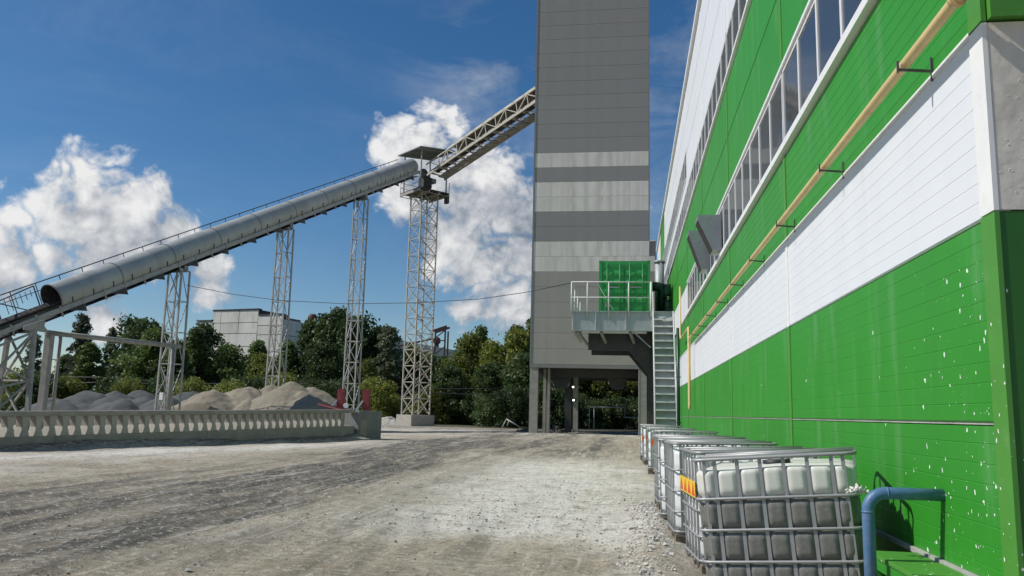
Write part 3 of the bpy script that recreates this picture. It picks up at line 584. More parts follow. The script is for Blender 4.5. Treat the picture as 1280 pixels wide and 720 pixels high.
# ------------------------------------------------------------------ the tall grey tower
TX0, TX1, TY0, TY1 = -7.42, 1.52, 61.0, 70.5
def tower():
    t = thing('grey_tower', 'tall grey clad tower with pale stripes standing over an open drive-through', 'tower', ((TX0 + TX1) / 2, TY0, 0))
    z = 5.12; H = 1.185; k = 0; rows = []
    # rows counted up from the soffit: plain grey, then the pale bands
    top = 37.0; white = {6, 7, 10, 11, 13}
    MB().box(TX0 + .09, TX1 - .09, TY0 + .09, TY1 - .09, z + .02, top - .1).build('core', MT['building_body'], t)
    while z < top - .5:
        m = 'tower_white' if k in white else 'tower_lower' if k < 6 else 'tower_grey'
        xr = TX1 if z > 13.2 else 1.98
        panel(t, xr, TY0, z, xr - TX0 - .10, H, m, rotz=math.pi / 2, grooves=8)
        panel(t, TX0, TY0 + .1, z, TY1 - TY0 - .2, H, m, grooves=2)
        panel(t, TX1, TY1 - .1, z, TY1 - TY0 - .2, H, m, rotz=math.pi, grooves=1)
        z += H; k += 1
    for x0, x1, za, zb in ((TX0 - .03, TX0 + .10, 5.0, top), (TX1 - .06, TX1 + .03, 14.62, top), (1.92, 2.01, 5.0, 14.6)):
        MB().box(x0, x1, TY0 - .03, TY0 + .12, za, zb).build('corner_flashing', MT['tower_trim'], t)
    MB().box(TX1 + .03, 2.0, TY0 + .10, TY0 + 3, 5.12, 14.55).build('side_bay', MT['tower_grey'], t)
    MB().box(TX1 + .03, 2.03, TY0 - .05, TY0 + 3.05, 14.56, 14.66).build('side_bay_cap', MT['tower_white'], t)
    MB().box(TX0 - .1, TX1 + .1, TY0 - .1, TY1 + .1, top, top + .2).build('roof', MT['tower_trim'], t)
    MB().box(TX0 - .02, 2.0, TY0 - .05, TY0 + .18, 4.86, 5.11).build('soffit_beam', MT['tower_trim'], t)
    MB().box(TX0 + .2, 1.9, TY0 + .20, TY1, 4.9, 5.10).build('soffit', MT['dark_steel'], t)
    for y in (63.5, 66.2, 69.2): MB().box(TX0 + .2, 1.9, y, y + .35, 4.3, 4.89).build('cross_beam', MT['dark_steel'], t)
    for x in (-5.3, -.9):
        MB().prism([(-1.1, 1.0), (1.1, 1.0), (.45, -.55), (-.45, -.55)], (x, 64.1, 4.0), (1, 0, 0), (0, 0, 1), (0, 2.0, 0)).build('discharge_hopper', MT['dark_steel'], t)
    # columns
    MB().box(TX0, TX0 + .62, TY0, TY0 + .6, -.2, 4.85).build('column', MT['column_grey'], t)
    MB().box(TX0 + .90, TX0 + 1.10, TY0 + 1.4, TY0 + 1.9, -.2, 4.88).build('column', MT['column_grey'], t)
    MB().box(TX0 + 1.25, TX0 + 1.42, TY0 + 1.2, TY0 + 1.5, -.2, 4.88).build('column', MT['column_grey'], t)
    MB().box(TX0 + .1, TX0 + .7, TY1 - .7, TY1 - .1, -.2, 4.88).build('column', MT['column_grey'], t)
    MB().box(-5.15, -4.6, TY0 + 5, TY0 + 5.5, -.2, 4.88).build('column', MT['dark_steel'], t)
    MB().box(-4.45, -4.05, TY0 + 4.8, TY0 + 5.3, -.2, 4.88).build('column', MT['column_grey'], t)
    MB().box(1.3, 1.9, TY1 - .7, TY1 - .1, -.2, 4.88).build('column', MT['column_grey'], t)
    MB().box(.78, 1.98, TY0 + .005, TY0 + .5, -.2, 4.85).build('pier', MT['column_grey'], t)
    MB().box(.70, .775, TY0 - .02, TY0 + .3, -.2, 4.85).build('door_jamb', MT['steel_pale'], t)
    MB().box(1.3, 2.0, TY0 + .5, TY1, -.2, 4.88).build('side_wall', MT['concrete_dark'], t)
tower()
for i, (x, z) in enumerate(((-4.98, 3.72), (-4.45, 3.60), (-4.40, 2.55))):
    m = MT.get('lit_lamp')
    if m is None:
        m = bpy.data.materials.new('lit_lamp'); m.use_nodes = True; b = m.node_tree.nodes['Principled BSDF']
        b.inputs['Emission Color'].default_value = (1, .95, .85, 1); b.inputs['Emission Strength'].default_value = 5.0; MT['lit_lamp'] = m
    t = thing('work_lamp', ('small lit work lamp on the dark column under the tower', 'small lit work lamp, upper of two on the pale column under the tower', 'small lit work lamp, lower of two on the pale column under the tower')[i], 'lamp', (x, TY0 + 4.78 if i else TY0 + 4.98, z), group='work lamps under the tower')
    y = base_of(t).y
    MB().box(x - .09, x + .09, y - .10, y, z - .08, z + .08).build('lamp_housing', MT['dark_steel'], t)
    MB().box(x - .07, x + .07, y - .115, y - .101, z - .06, z + .06).build('lamp_glass', m, t)

# ------------------------------------------------------------------ platform, container, stair, ducts
def platform():
    t = thing('steel_platform', 'grey steel platform with railing carrying the green container', 'platform', (-.8, 38, 6.2))
    x0, x1, y0, y1, z = -2.70, 2.0, 38.0, 45.0, 6.24
    MB().box(x0, x1, y0 + .02, y1, z - .06, z).build('deck', MT['steel_grey'], t)
    g = MB().box(x0, x1, y0 - .02, y0 + .01, z - .86, z - .004).box(x0, x1, y0 - .10, y0 + .08, z - .004, z + .03).box(x0, x1, y0 - .10, y0 + .08, z - .90, z - .862)
    g.build('front_girder', MT['deck_steel'], t)
    for x in (-2.62, -1.55, -.15, 1.05): MB().box(x - .012, x + .012, y0 - .09, y0 - .021, z - .858, z - .01).build('stiffener', MT['rail_white'], t)
    MB().box(x0, x0 + .12, y0 + .03, y1, z - .86, z - .07).build('side_girder', MT['deck_steel'], t)
    # dark lower girders that carry it back to the tower and the wall
    MB().prism([(-1.95, 0), (1.0, 0), (1.0, -2.0), (.0, -.80), (-1.95, -.80)], (0, y0 + 1.2, z - .905), (1, 0, 0), (0, 0, 1), (0, .14, 0)).build('lower_girder', MT['dark_steel'], t)
    MB().prism([(-1.95, 0), (1.0, 0), (1.0, -2.0), (.0, -.80), (-1.95, -.80)], (0, y0 + 4.6, z - .905), (1, 0, 0), (0, 0, 1), (0, .14, 0)).build('lower_girder', MT['dark_steel'], t)
    MB().bar((-2.4, y0 + .1, z - .92), (-1.95, y0 + 1.2, z - 1.5), .10).build('knee_brace', MT['steel_grey'], t)
    for x in (-1.3, .05): MB().bar((x, y0 + .1, z - .93), (x + .2, y0 + 1.15, z - 1.35), .12).build('knee_brace', MT['steel_grey'], t)
    MB().bar((.2, y0 + .05, z - .92), (1.0, y0 + .05, z - 1.65), .05).build('knee_brace', MT['deck_steel'], t)
    for y in (y0 + 1.3, y0 + 4.7): MB().box(.92, 1.16, y, y + .25, -.2, z - .07).build('support_column', MT['dark_steel'], t)
    # railing
    def rail(p, q): return MB().tube([p, q], .028, 8).build('rail', MT['rail_white'], t)
    zr = z + 1.42
    for x in (-2.70, -1.95, -.95, -.02, 1.02): MB().tube([(x, y0 - .06, z - .25), (x, y0 - .06, zr)], .032 if x < 1 else .06, 8).build('post', MT['rail_white'], t)
    rail((-2.70, y0 - .06, zr), (1.02, y0 - .06, zr)); rail((-2.70, y0 - .06, z + .68), (1.02, y0 - .06, z + .68))
    for y in (40.3, 42.6, 44.9): MB().tube([(-2.70, y, z), (-2.70, y, zr)], .032, 8).build('post', MT['rail_white'], t)
    rail((-2.70, y0 - .06, zr), (-2.70, 44.9, zr)); rail((-2.70, y0 - .06, z + .68), (-2.70, 44.9, z + .68))
    MB().bar((-1.5, y0 - .02, zr - .03), (-.75, y0 - .02, z + .1), .03).build('rail_brace', MT['rail_white'], t)
platform()

def container():
    x0, x1, y0, z0 = -1.43, 1.0, 38.55, 6.25; H = 2.56; L_ = 6.06
    t = thing('shipping_container', 'bright green shipping container with closed end doors on the platform', 'container', ((x0 + x1) / 2, y0, z0)); m = MT['container_green']
    MB().box(x0 + .05, x1 - .05, y0 + .09, y0 + L_, z0 + .12, z0 + H - .06).build('box_core', m, t)
    for x in (x0, x1 - .14): MB().box(x, x + .14, y0, y0 + .16, z0 + .1, z0 + H - .1).build('corner_post', m, t)
    MB().box(x0 + .14, x1 - .14, y0 + .01, y0 + .14, z0 + H - .22, z0 + H - .03).build('header', m, t)
    MB().box(x0 + .14, x1 - .14, y0 + .01, y0 + .14, z0 + .02, z0 + .17).build('threshold', m, t)
    for x in (x0 - .01, x1 - .17):
        for z in (z0, z0 + H - .12): MB().box(x, x + .18, y0 - .012, y0 + .17, z, z + .118).build('corner_casting', m, t, bevel=.015)
    for x in (x0, x1 - .06): MB().box(x, x + .06, y0 + .17, y0 + L_ - .17, z0 + H - .11, z0 + H - .02).box(x, x + .06, y0 + .17, y0 + L_ - .17, z0 + .01, z0 + .14).build('side_rail', m, t)
    for sx, xx in ((-1, x0), (1, x1)):
        s = MB()
        for k in range(20):
            y = y0 + .3 + k * .28; a = xx if sx < 0 else xx - .05
            s.box(a, a + .05, y, y + .15, z0 + .15, z0 + H - .12)
        s.build('corrugated_side', m, t)
    xm = (x0 + x1) / 2
    for a, b in ((x0 + .15, xm - .012), (xm + .012, x1 - .15)):
        d = MB().box(a, b, y0 + .035, y0 + .075, z0 + .18, z0 + H - .23).build('door', m, t)
        w = b - a
        MB().box(a, b, y0 + .015, y0 + .034, z0 + .18, z0 + .27).box(a, b, y0 + .015, y0 + .034, z0 + H - .32, z0 + H - .23).build('door_rim', m, d)
        for zc in (.62, 1.05, 1.5, 1.92):                     # pressed ribs, sloped on top so that they catch the sun
            for s0, s1 in ((a + .05, a + w * .44), (a + w * .56, b - .05)):
                MB().prism([(.0, -.13), (-.045, -.09), (-.045, .05), (.0, .12)], (s0, y0 + .034, z0 + zc), (0, 1, 0), (0, 0, 1), (s1 - s0, 0, 0)).build('pressed_rib', m, d)
        for f in (.22, .5, .80):
            x = a + w * f
            if f == .5: continue
            rod = MB().tube([(x, y0 - .005, z0 + .1), (x, y0 - .005, z0 + H - .12)], .02, 8).build('lock_rod', MT['container_green'], d)
        MB().box(a + w * .25, a + w * .78, y0 - .03, y0 - .008, z0 + 1.22, z0 + 1.27).build('lock_handle', MT['steel_grey'], d)
    MB().box(x0 + .28, x0 + .50, y0 + .005, y0 + .014, z0 + .28, z0 + .55).build('data_plate', MT['hood_metal'], t)
container()

def stair():
    t = thing('steel_stair', 'steep grey steel stair climbing from the yard to the platform', 'stair', (1.55, 33.8, 0))
    xa, xb = 1.10, 2.02; n = 18; yb, yt, zt = 34.6, 37.85, 6.22
    for x in (xa, xb): MB().bar((x, yb, 0), (x, yt, zt), .06, .20).build('stringer', MT['rail_white'], t)
    tm = MB().box(xa + .035, xb - .035, -.12, .12, -.02, .02).box(xa + .035, xb - .035, -.12, -.105, -.05, -.021)
    tm.v = [(x - 1.55, y, z) for x, y, z in tm.v]; me = tm.mesh('tread', MT['rail_white'])
    for k in range(1, n):
        f = k / n; o = link('tread', me, t); o.location = (0, yb + (yt - yb) * f - 33.8, zt * f)
    b = MB().add([(xa + .03, yb + .12, -.02), (xb - .03, yb + .12, -.02), (xb - .03, yt + .12, zt - .12), (xa + .03, yt + .12, zt - .12)], [(0, 1, 2, 3)])
    b.prism([(0, 0), (1, 0), (1, .01), (0, .01)], (xa, yt + .2, zt - .3), (.1, 0, 0), (0, 0, 1), (0, .05, 0)); b.build('back_sheet', MT['deck_steel'], t)
    MB().tube([(xa, yb, .95), (xa, yt, zt + .95)], .025, 8).build('handrail', MT['rail_white'], t)
    for f in (.02, .33, .66, .98): MB().tube([(xa, yb + (yt - yb) * f, zt * f), (xa, yb + (yt - yb) * f, zt * f + .95)], .02, 8).build('baluster', MT['rail_white'], t)
stair()

def ducts():
    t = thing('green_duct', 'dark green bent duct leading from the container down to the platform', 'duct', (1.3, 40.2, 6.24))
    pts = [(1.0, 40.2, 7.80)] + [(1.35 + .27 * math.sin(a), 40.2, 7.53 + .27 * math.cos(a)) for a in np.linspace(0, math.pi / 2, 7)] + [(1.62, 40.2, 6.24)]
    MB().tube(pts, .23, 16).build('duct_run', MT['duct_green'], t)
    for z in (7.2, 6.5): MB().tube([(1.62, 40.2, z), (1.62, 40.2, z + .06)], .275, 16).build('flange', MT['duct_green'], t)
    t = thing('dust_fan', 'dark green round fan casing beside the bent duct', 'fan', (1.9, 39.2, 6.24))
    MB().tube([(1.62, 39.1, 7.45), (1.98, 39.1, 7.45)], .30, 18).build('casing', MT['duct_green'], t)
    MB().tube([(1.58, 39.1, 7.45), (1.615, 39.1, 7.45)], .34, 18).build('rim', MT['duct_green'], t)
    MB().tube([(1.70, 39.1, 6.75), (1.98, 39.1, 6.75)], .24, 18).build('motor', MT['duct_green'], t)
    MB().box(1.72, 1.96, 38.95, 39.25, 6.24, 6.6).build('pedestal', MT['dark_steel'], t)
    t = thing('exhaust_stack', 'pale grey vertical exhaust stack behind the bent duct', 'pipe', (1.55, 43.0, 6.24))
    MB().tube([(1.60, 43.0, 6.24), (1.60, 43.0, 9.6)], .24, 16).build('stack', MT['deck_steel'], t)
    MB().tube([(1.60, 43.0, 9.5), (1.60, 43.0, 9.62)], .30, 16).build('collar', MT['steel_grey'], t)
    t = thing('downpipe', 'dark downpipe beside the steel stair', 'pipe', (2.0, 33.2, 0))
    MB().tube([(1.96, 33.2, -.05), (1.96, 33.2, 5.0)], .07, 10).build('pipe', MT['duct_green'], t)
    for z in (1.2, 3.0, 4.7): MB().box(1.87, 2.075, 33.18, 33.22, z, z + .04).build('clip', MT['bracket'], t)
ducts()

# ------------------------------------------------------------------ caged tanks
def rrect(w, d, r, z, n=5):
    pts = []
    for cx, cy, a0 in ((w / 2 - r, d / 2 - r, 0), (-w / 2 + r, d / 2 - r, 90), (-w / 2 + r, -d / 2 + r, 180), (w / 2 - r, -d / 2 + r, 270)):
        for k in range(n): a = math.radians(a0 + 90 * k / (n - 1)); pts.append((cx + r * math.cos(a), cy + r * math.sin(a), z))
    return pts
CAGE_Z = [.165, .385, .62, .855, 1.155]
def make_tank(mat, seed, bulge=.034):
    """blow-moulded inner tank whose wall bulges out between the bars of the cage"""
    r = np.random.default_rng(seed); w, d = 1.13, .95; rad = .10; per = []
    step = .022; segs = []
    L1, L2, La = w - 2 * rad, d - 2 * rad, math.pi / 2 * rad
    total = 2 * L1 + 2 * L2 + 4 * La; n = int(total / step)
    pts = []
    for i in range(n):
        s = total * i / n
        for kind, ln, data in (('x', L1, (-L1 / 2, -d / 2, 1, 0)), ('a', La, (w / 2 - rad, -d / 2 + rad, -90)), ('y', L2, (w / 2, -L2 / 2, 0, 1)), ('a', La, (w / 2 - rad, d / 2 - rad, 0)),
                               ('x', L1, (L1 / 2, d / 2, -1, 0)), ('a', La, (-w / 2 + rad, d / 2 - rad, 90)), ('y', L2, (-w / 2, L2 / 2, 0, -1)), ('a', La, (-w / 2 + rad, -d / 2 + rad, 180))):
            if s <= ln:
                if kind == 'a':
                    a = math.radians(data[2] + 90 * s / ln); p = (data[0] + rad * math.cos(a), data[1] + rad * math.sin(a), math.cos(a), math.sin(a))
                else:
                    p = (data[0] + data[2] * s, data[1] + data[3] * s, data[3], -data[2])
                break
            s -= ln
        pts.append(p)
    zs = np.concatenate([np.linspace(.165, .235, 5), np.arange(.255, 1.03, .022), np.linspace(1.035, 1.09, 6)])
    V = []; zb = [.165, .385, .62, .855, 1.09]
    for z in zs:
        cap = 1.0
        if z > 1.035: cap = 1 - (1 - math.sqrt(max(0, 1 - ((z - 1.035) / .0551) ** 2))) * .12
        if z < .235: cap = 1 - (1 - math.sqrt(max(0, 1 - ((.235 - z) / .0701) ** 2))) * .10
        fz = 1.0
        for a, b in zip(zb[:-1], zb[1:]):
            if a <= z <= b:
                if a == zb[-2] or a == zb[-3] and False: fz = min(1, (z - a) / .055, )
                else: fz = min(1, (z - a) / .055, (b - z) / .055)
        fz = max(0, fz); fz = fz * fz * (3 - 2 * fz)
        for x, y, nx, ny in pts:
            u = (x / (1.2 / 7.0)) if abs(ny) > .7 else (y / (1.0 / 5.5)); off = abs(((u - (.0 if abs(ny) > .7 else .0)) + .5) % 1.0 - .5) * 2
            fu = max(0, min(1, (1 - off) / .42)); fu = fu * fu * (3 - 2 * fu)
            bl = bulge * fu * fz if cap > .97 else .0
            V.append(((x + nx * (bl - .005)) * cap, (y + ny * (bl - .005)) * cap, z + .006 * math.sin(7 * x + seed) * (z > 1.0)))
    m, k = len(pts), len(zs); F = [(j * m + i, j * m + (i + 1) % m, (j + 1) * m + (i + 1) % m, (j + 1) * m + i) for j in range(k - 1) for i in range(m)]
    tb = len(V); V.append((0, 0, 1.085)); F += [((k - 1) * m + i, (k - 1) * m + (i + 1) % m, tb) for i in range(m)]; F.append(tuple(range(m))[::-1])
    mb = MB(); mb.add(V, F, True); return mb.mesh('tank', mat)

def make_ibc(label, tank, cat='tank', group='caged tanks along the wall', lab=None, w=1.2, d=1.0):
    t = thing('caged_tank', label, cat, group=group)
    cg = MT['cage_steel']
    # pallet
    for k in range(6): y = -.45 + k * .18; MB().box(-.59, .59, y - .055, y + .055, .112, .132).build('deck_board', MT['pallet_wood'], t)
    for x in (-.53, 0, .53):
        for y in (-.43, 0, .43): MB().box(x - .06, x + .06, y - .06, y + .06, .024, .110).build('block', MT['pallet_wood'], t)
        MB().box(x - .06, x + .06, -.49, .49, 0, .022).build('skid', MT['pallet_wood'], t)
    MB().box(-.58, .58, -.48, .48, .134, .150).build('base_tray', cg, t)
    o = link('tank', tank, t)
    MB().tube([(0, 0, 1.07), (0, 0, 1.115)], .11, 20).build('filler_cap', MT['cap_black'], o)
    # cage
    for z in CAGE_Z: MB().tube(rrect(w, d, .09, z), .012 if z < 1.1 else .015, 7, closed=True).build('ring', cg, t)
    def upright(x, y):
        b_ = MB().box(x - .014, x + .014, y - .007, y + .007, .16, 1.15) if abs(y) > d / 2 - .05 else MB().box(x - .007, x + .007, y - .014, y + .014, .16, 1.15); b_.build('upright', cg, t)
    for k in range(-3, 4):
        x = k * w / 7.0 + (w / 14 if False else 0)
        for y in (-d / 2 + .012, d / 2 - .012): upright((k + .5) * w / 7 if k < 3 else -3.35 * w / 7 + .0, y) if k < 3 else None
    for x in (-.51, .51):
        for y in (-d / 2 + .012, d / 2 - .012): upright(x, y)
    for k in range(-2, 3):
        for x in (-w / 2 + .012, w / 2 - .012): upright(x, (k) * d / 5.5 + d / 11 * 0)
    for y in (-.2, .2): MB().tube([(-w / 2, y, 1.168), (w / 2, y, 1.168)], .014, 7).build('top_bar', cg, t)
    for x in (-.585, .585): MB().bar((x, -.3, .08), (x, -.3, .17), .03, .02).bar((x, .3, .08), (x, .3, .17), .03, .02).build('foot_clamp', cg, t)
    if lab == 'triangles':
        p = MB().box(-w / 2 - .017, -w / 2 - .013, -.47, .44, .735, .885).build('warning_label', MT['label_yellow'], t)
        for k in range(4):
            y = -.36 + k * .235
            MB().prism([(-.085, -.06), (.085, -.06), (0, .062)], (-w / 2 - .0175, y, .81), (0, 1, 0), (0, 0, 1), (-.002, 0, 0)).build('warning_triangle', MT['label_red'], p)
    elif lab == 'orange':
        p = MB().box(-w / 2 - .017, -w / 2 - .013, -.40, .10, .725, .885).build('warning_label', MT['label_orange'], t)
        p2 = MB().box(-.5, -.27, -d / 2 - .017, -d / 2 - .013, .725, .885).build('warning_label', MT['label_orange'], t)
    return t
def tanks():
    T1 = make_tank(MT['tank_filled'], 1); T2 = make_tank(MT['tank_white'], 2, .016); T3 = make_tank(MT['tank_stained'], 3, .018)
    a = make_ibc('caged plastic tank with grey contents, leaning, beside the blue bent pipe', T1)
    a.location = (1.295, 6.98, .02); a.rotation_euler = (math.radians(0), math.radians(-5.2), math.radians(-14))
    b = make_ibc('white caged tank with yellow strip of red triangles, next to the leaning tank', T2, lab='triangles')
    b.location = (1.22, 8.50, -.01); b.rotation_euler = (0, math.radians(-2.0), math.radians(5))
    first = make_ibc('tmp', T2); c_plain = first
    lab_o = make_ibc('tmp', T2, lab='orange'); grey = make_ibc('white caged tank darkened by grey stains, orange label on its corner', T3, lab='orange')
    g = 'caged tanks along the wall'
    specs = [(c_plain, 1.10, 10.25, 3, 'plain white caged tank directly behind the one with red triangles'),
             (None, 1.06, 11.95, -4, 'plain white caged tank, second one behind the red triangle label'),
             (None, 1.04, 13.70, 2, 'plain white caged tank just in front of the grey stained tank'),
             (grey, 1.15, 17.2, 3, None),
             (lab_o, 1.10, 21.9, -2, 'white caged tank with orange label standing next behind the grey stained tank'),
             ('o', 1.04, 26.0, 2, 'white caged tank with orange label, second behind the grey stained tank'),
             ('p', .98, 28.3, 0, 'plain white caged tank at the stair end of the row')]
    for src, x, y, rz, lab in specs:
        if src is None or src == 'p': o = copy_tree(c_plain)
        elif src == 'o': o = copy_tree(lab_o)
        else: o = src
        o.location = (x, y, gh(x - .4, y) * .5 - .01); o.rotation_euler = (math.radians(random.uniform(-1, 1)), math.radians(random.uniform(-1.5, 1.0)), math.radians(rz))
        if lab: o['label'] = lab
tanks()

def blue_pipe():
    t = thing('blue_pipe', 'blue painted bent pipe rising from the yard into the green wall', 'pipe', (1.59, 5.87, 0))
    x, y, z = 1.59, 5.87, .985; r = .12
    pts = [(x, y, -.15), (x, y, z - r)] + [(x + r - r * math.cos(a), y, z - r + r * math.sin(a)) for a in np.linspace(0, math.pi / 2, 9)[1:]] + [(2.085, y, z)]
    MB().tube(pts, .040, 20).build('pipe_run', MT['blue_pipe'], t)
    for p, q in (((x, y, z - r - .012), (x, y, z - r)), ((x + r, y, z), (x + r + .012, y, z))): MB().tube([p, q], .0425, 20).build('weld_seam', MT['blue_pipe'], t)
    # set foam on the cage rail and pipe
    import bmesh
    bm = bmesh.new(); r_ = random.Random(5)
    for k in range(60):
        c = Vector((1.575 + r_.gauss(0, .030), 6.05 + r_.gauss(0, .025), .985 + r_.gauss(0, .012)))
        bmesh.ops.create_icosphere(bm, subdivisions=1, radius=r_.uniform(.005, .014), matrix=Matrix.Translation(c))
    for v in bm.verts: v.co += Vector((r_.uniform(-1, 1), r_.uniform(-1, 1), r_.uniform(-1, 1))) * .004
    me = bpy.data.meshes.new('foam_clot'); bm.to_mesh(me); bm.free(); me.materials.append(MT['foam']); me.polygons.foreach_set('use_smooth', [True] * len(me.polygons))
    tag(link('foam_clot', me), 'clot of crumbly white foam stuck between leaning tank and blue pipe', 'foam')
blue_pipe()

def bench():
    t = thing('green_bench', 'long low green bench fixed against the green factory wall', 'bench', (1.86, 5.9, 0))
    y = 4.95; k = 0
    while y < 6.0:
        ln = .46
        MB().box(1.70, 2.035, y, y + ln - .012, .515 + .004 * (k % 2), .545 + .004 * (k % 2)).build('seat_panel', MT['green_trim'], t, bevel=.004); y += ln; k += 1
    MB().box(1.71, 1.735, 4.96, 6.32, .44, .514).build('front_rail', MT['green_panel'], t)
    for y in (5.0, 5.6, 6.25):
        MB().box(1.72, 1.77, y, y + .05, -.1, .44).build('leg', MT['green_panel'], t); MB().box(1.98, 2.03, y, y + .05, -.1, .51).build('leg', MT['green_panel'], t)
    MB().box(2.036, 2.066, 4.95, 8.2, .53, .565).build('wall_batten', MT['plinth'], t)
bench()

# ------------------------------------------------------------------ lattice supports and conveyors
def lattice(name, label, x, y, z0, z1, w, d, rotz, n, leg, br, mat, taper=1.0, group=None, xface=True):
    t = thing(name, label, 'lattice tower', (x, y, z0), rotz, group)
    h = (z1 - z0) / n
    def c(i, k):                                          # corner k at level i
        f = 1 + (taper - 1) * i / n; sx, sy = ((-1, -1), (1, -1), (1, 1), (-1, 1))[k % 4]
        return Vector((sx * w / 2 * f, sy * d / 2 * f, i * h))
    for k in range(4): MB().bar(c(0, k), c(n, k), leg, leg, up=(0, 1, 0)).build('leg', mat, t, world=False)
    for i in range(n + 1):
        for k in range(4):
            if i: MB().bar(c(i, k), c(i, k + 1), br, br).build('strut', mat, t, world=False)
    for i in range(n):
        for k in range(4):
            if xface or k == 0:
                e = (c(i, k) - c(i, k + 2)).normalized() * br * .5; e.z = 0
                MB().bar(c(i, k) + e, c(i + 1, k + 1) + e, br * .9).build('brace', mat, t, world=False)
                MB().bar(c(i, k + 1) - e, c(i + 1, k) - e, br * .9).build('brace', mat, t, world=False)
            elif k != 2:
                a, b = (k, k + 1) if i % 2 else (k + 1, k)
                MB().bar(c(i, a), c(i + 1, b), br * .9).build('brace', mat, t, world=False)
    return t

C0 = Vector((-30.7, 39.0, 6.9)); C1 = Vector((-20.4, 74.0, 25.2)); CU = (C1 - C0).normalized(); CS = Vector((CU.y, -CU.x, 0)).normalized(); CN = CS.cross(CU)
def cp(t, a, b): return C0 + CU * t + CS * a + CN * b
CL = (C1 - C0).length
def conveyor():
    t = thing('belt_conveyor', 'long grey belt conveyor under rounded covers climbing on lattice supports', 'conveyor', C0)
    tl, te = -10.5, CL - 1.2
    # covers
    seg = 1.36; n = int((te - .1) / seg)
    def arc(t0, t1, r0, a0=-38, a1=218, k=18, th=.012):
        b = MB(); A_ = [math.radians(a0 + (a1 - a0) * i / k) for i in range(k + 1)]
        def ring(t, r): return [cp(t, r * math.cos(a), r * math.sin(a)) for a in A_]
        m = k + 1
        for u, v, sm in ((ring(t0, r0), ring(t1, r0), True), (ring(t1, r0 - th), ring(t0, r0 - th), True), (ring(t0, r0 - th), ring(t0, r0), False), (ring(t1, r0), ring(t1, r0 - th), False)):
            b.add(u + v, [(i, i + 1, m + i + 1, m + i) for i in range(k)], sm)
        return b
    for k in range(n):
        o = arc(k * seg, (k + 1) * seg - .012, .775 + .003 * (k % 2)).build('cover', MT['cover_sheet'], t)
        if k < 4: arc(k * seg + .004, (k + 1) * seg - .016, .758, th=.008).build('mouth_shade', MT['belt'], o)  # dark sheet in belt material, added for the shade inside the open mouth
        if k % 3 == 0: arc(k * seg + .01, k * seg + .07, .806, th=.02).build('cover_band', MT['steel_grey'], o)
        MB().bar(cp(k * seg + .66, .70, -.46), cp(k * seg + .66, .80, -.14), .05, .02).build('cover_clip', MT['dark_steel'], o)
    # stringers, belts, idlers
    for a in (-.66, .66):
        MB().bar(cp(tl, a, -.62), cp(te, a, -.62), .09, .26, up=CN).build('stringer', MT['steel_pale'], t)
    for sgn in (-1, 1):
        pass
    b = MB()
    for a0, b0, a1, b1 in ((-.50, -.22, -.2, -.40), (-.2, -.40, .2, -.40), (.2, -.40, .50, -.22)):
        vs = [cp(tl, a0, b0), cp(te, a0, b0), cp(te, a1, b1), cp(tl, a1, b1)]; vs += [v - CN * .02 for v in vs]
        b.add(vs, [(0, 1, 2, 3), (4, 7, 6, 5), (0, 4, 5, 1), (2, 6, 7, 3), (0, 3, 7, 4), (1, 5, 6, 2)])
    b.build('carrying_belt', MT['belt'], t)
    MB().bar(cp(tl, 0, -.98), cp(te, 0, -.98), 1.0, .02, up=CN).build('return_belt', MT['belt'], t)
    k = 0; tt = tl + .4
    while tt < te - .3:
        i = MB().bar(cp(tt, -.66, -.80), cp(tt, .66, -.80), .07, .07, up=CU).build('cross_tie', MT['dark_steel'], t)
        MB().tube([cp(tt + .3, -.58, -.93), cp(tt + .3, .58, -.93)], .05, 8).build('return_roller', MT['dark_steel'], t)
        for a in (.70,): MB().bar(cp(tt, a, -.42), cp(tt, a, -1.00), .10, .05, up=CU).build('hanger_plate', MT['steel_pale'], t)
        if k % 2 == 0:
            MB().prism([(0, 0), (1.05, 0), (.0, -.42)], cp(tt, .74, -.76), CU * -1, CN, CS * .03).build('walkway_bracket', MT['dark_steel'], t)
            MB().bar(cp(tt - .5, .8, -.90), cp(tt - .5, -.8, -.90), .5, .03, up=CN).build('drip_tray', MT['dark_steel'], t)
        tt += 1.42; k += 1
    # walkway and hand rail on the far side
    MB().bar(cp(tl, -1.15, -.60), cp(te, -1.15, -.60), .7, .04, up=CN).build('walkway', MT['dark_steel'], t)
    for bb in (.80,): MB().tube([cp(tl, -1.45, bb), cp(te, -1.45, bb)], .035, 6).build('hand_rail', MT['dark_steel'], t)
    MB().tube([cp(tl, -1.45, .35), cp(te, -1.45, .35)], .022, 6).build('mid_rail', MT['dark_steel'], t)
    for j in range(int((te - tl) / 1.5)):
        s = tl + .4 + j * 1.5; MB().tube([cp(s, -1.45, -.6), cp(s, -1.45, .80)], .025, 6).build('rail_post', MT['dark_steel'], t)
    # frame of dark steel at the mouth of the cover
    for a in (-.85,):
        MB().tube([cp(-2.4, a, -.5), cp(-2.4, a, .62)], .035, 6).tube([cp(-.15, a, -.5), cp(-.15, a, .80)], .035, 6).tube([cp(-2.4, a, .62), cp(-.15, a, .80)], .035, 6).tube([cp(-2.35, a, .6), cp(-.6, a, -.5)], .03, 6).build('mouth_frame', MT['dark_steel'], t)
    for j in range(6): s = -1.9 + j * .3; MB().tube([cp(s, -.86, -.2 + .1 * j), cp(s, -.86, .64)], .018, 5).build('guard_bar', MT['dark_steel'], t)
    # tail end with its drum, out to the left
    MB().tube([cp(tl, -.6, -.65), cp(tl, .6, -.65)], .33, 14).build('tail_drum', MT['dark_steel'], t)
conveyor()

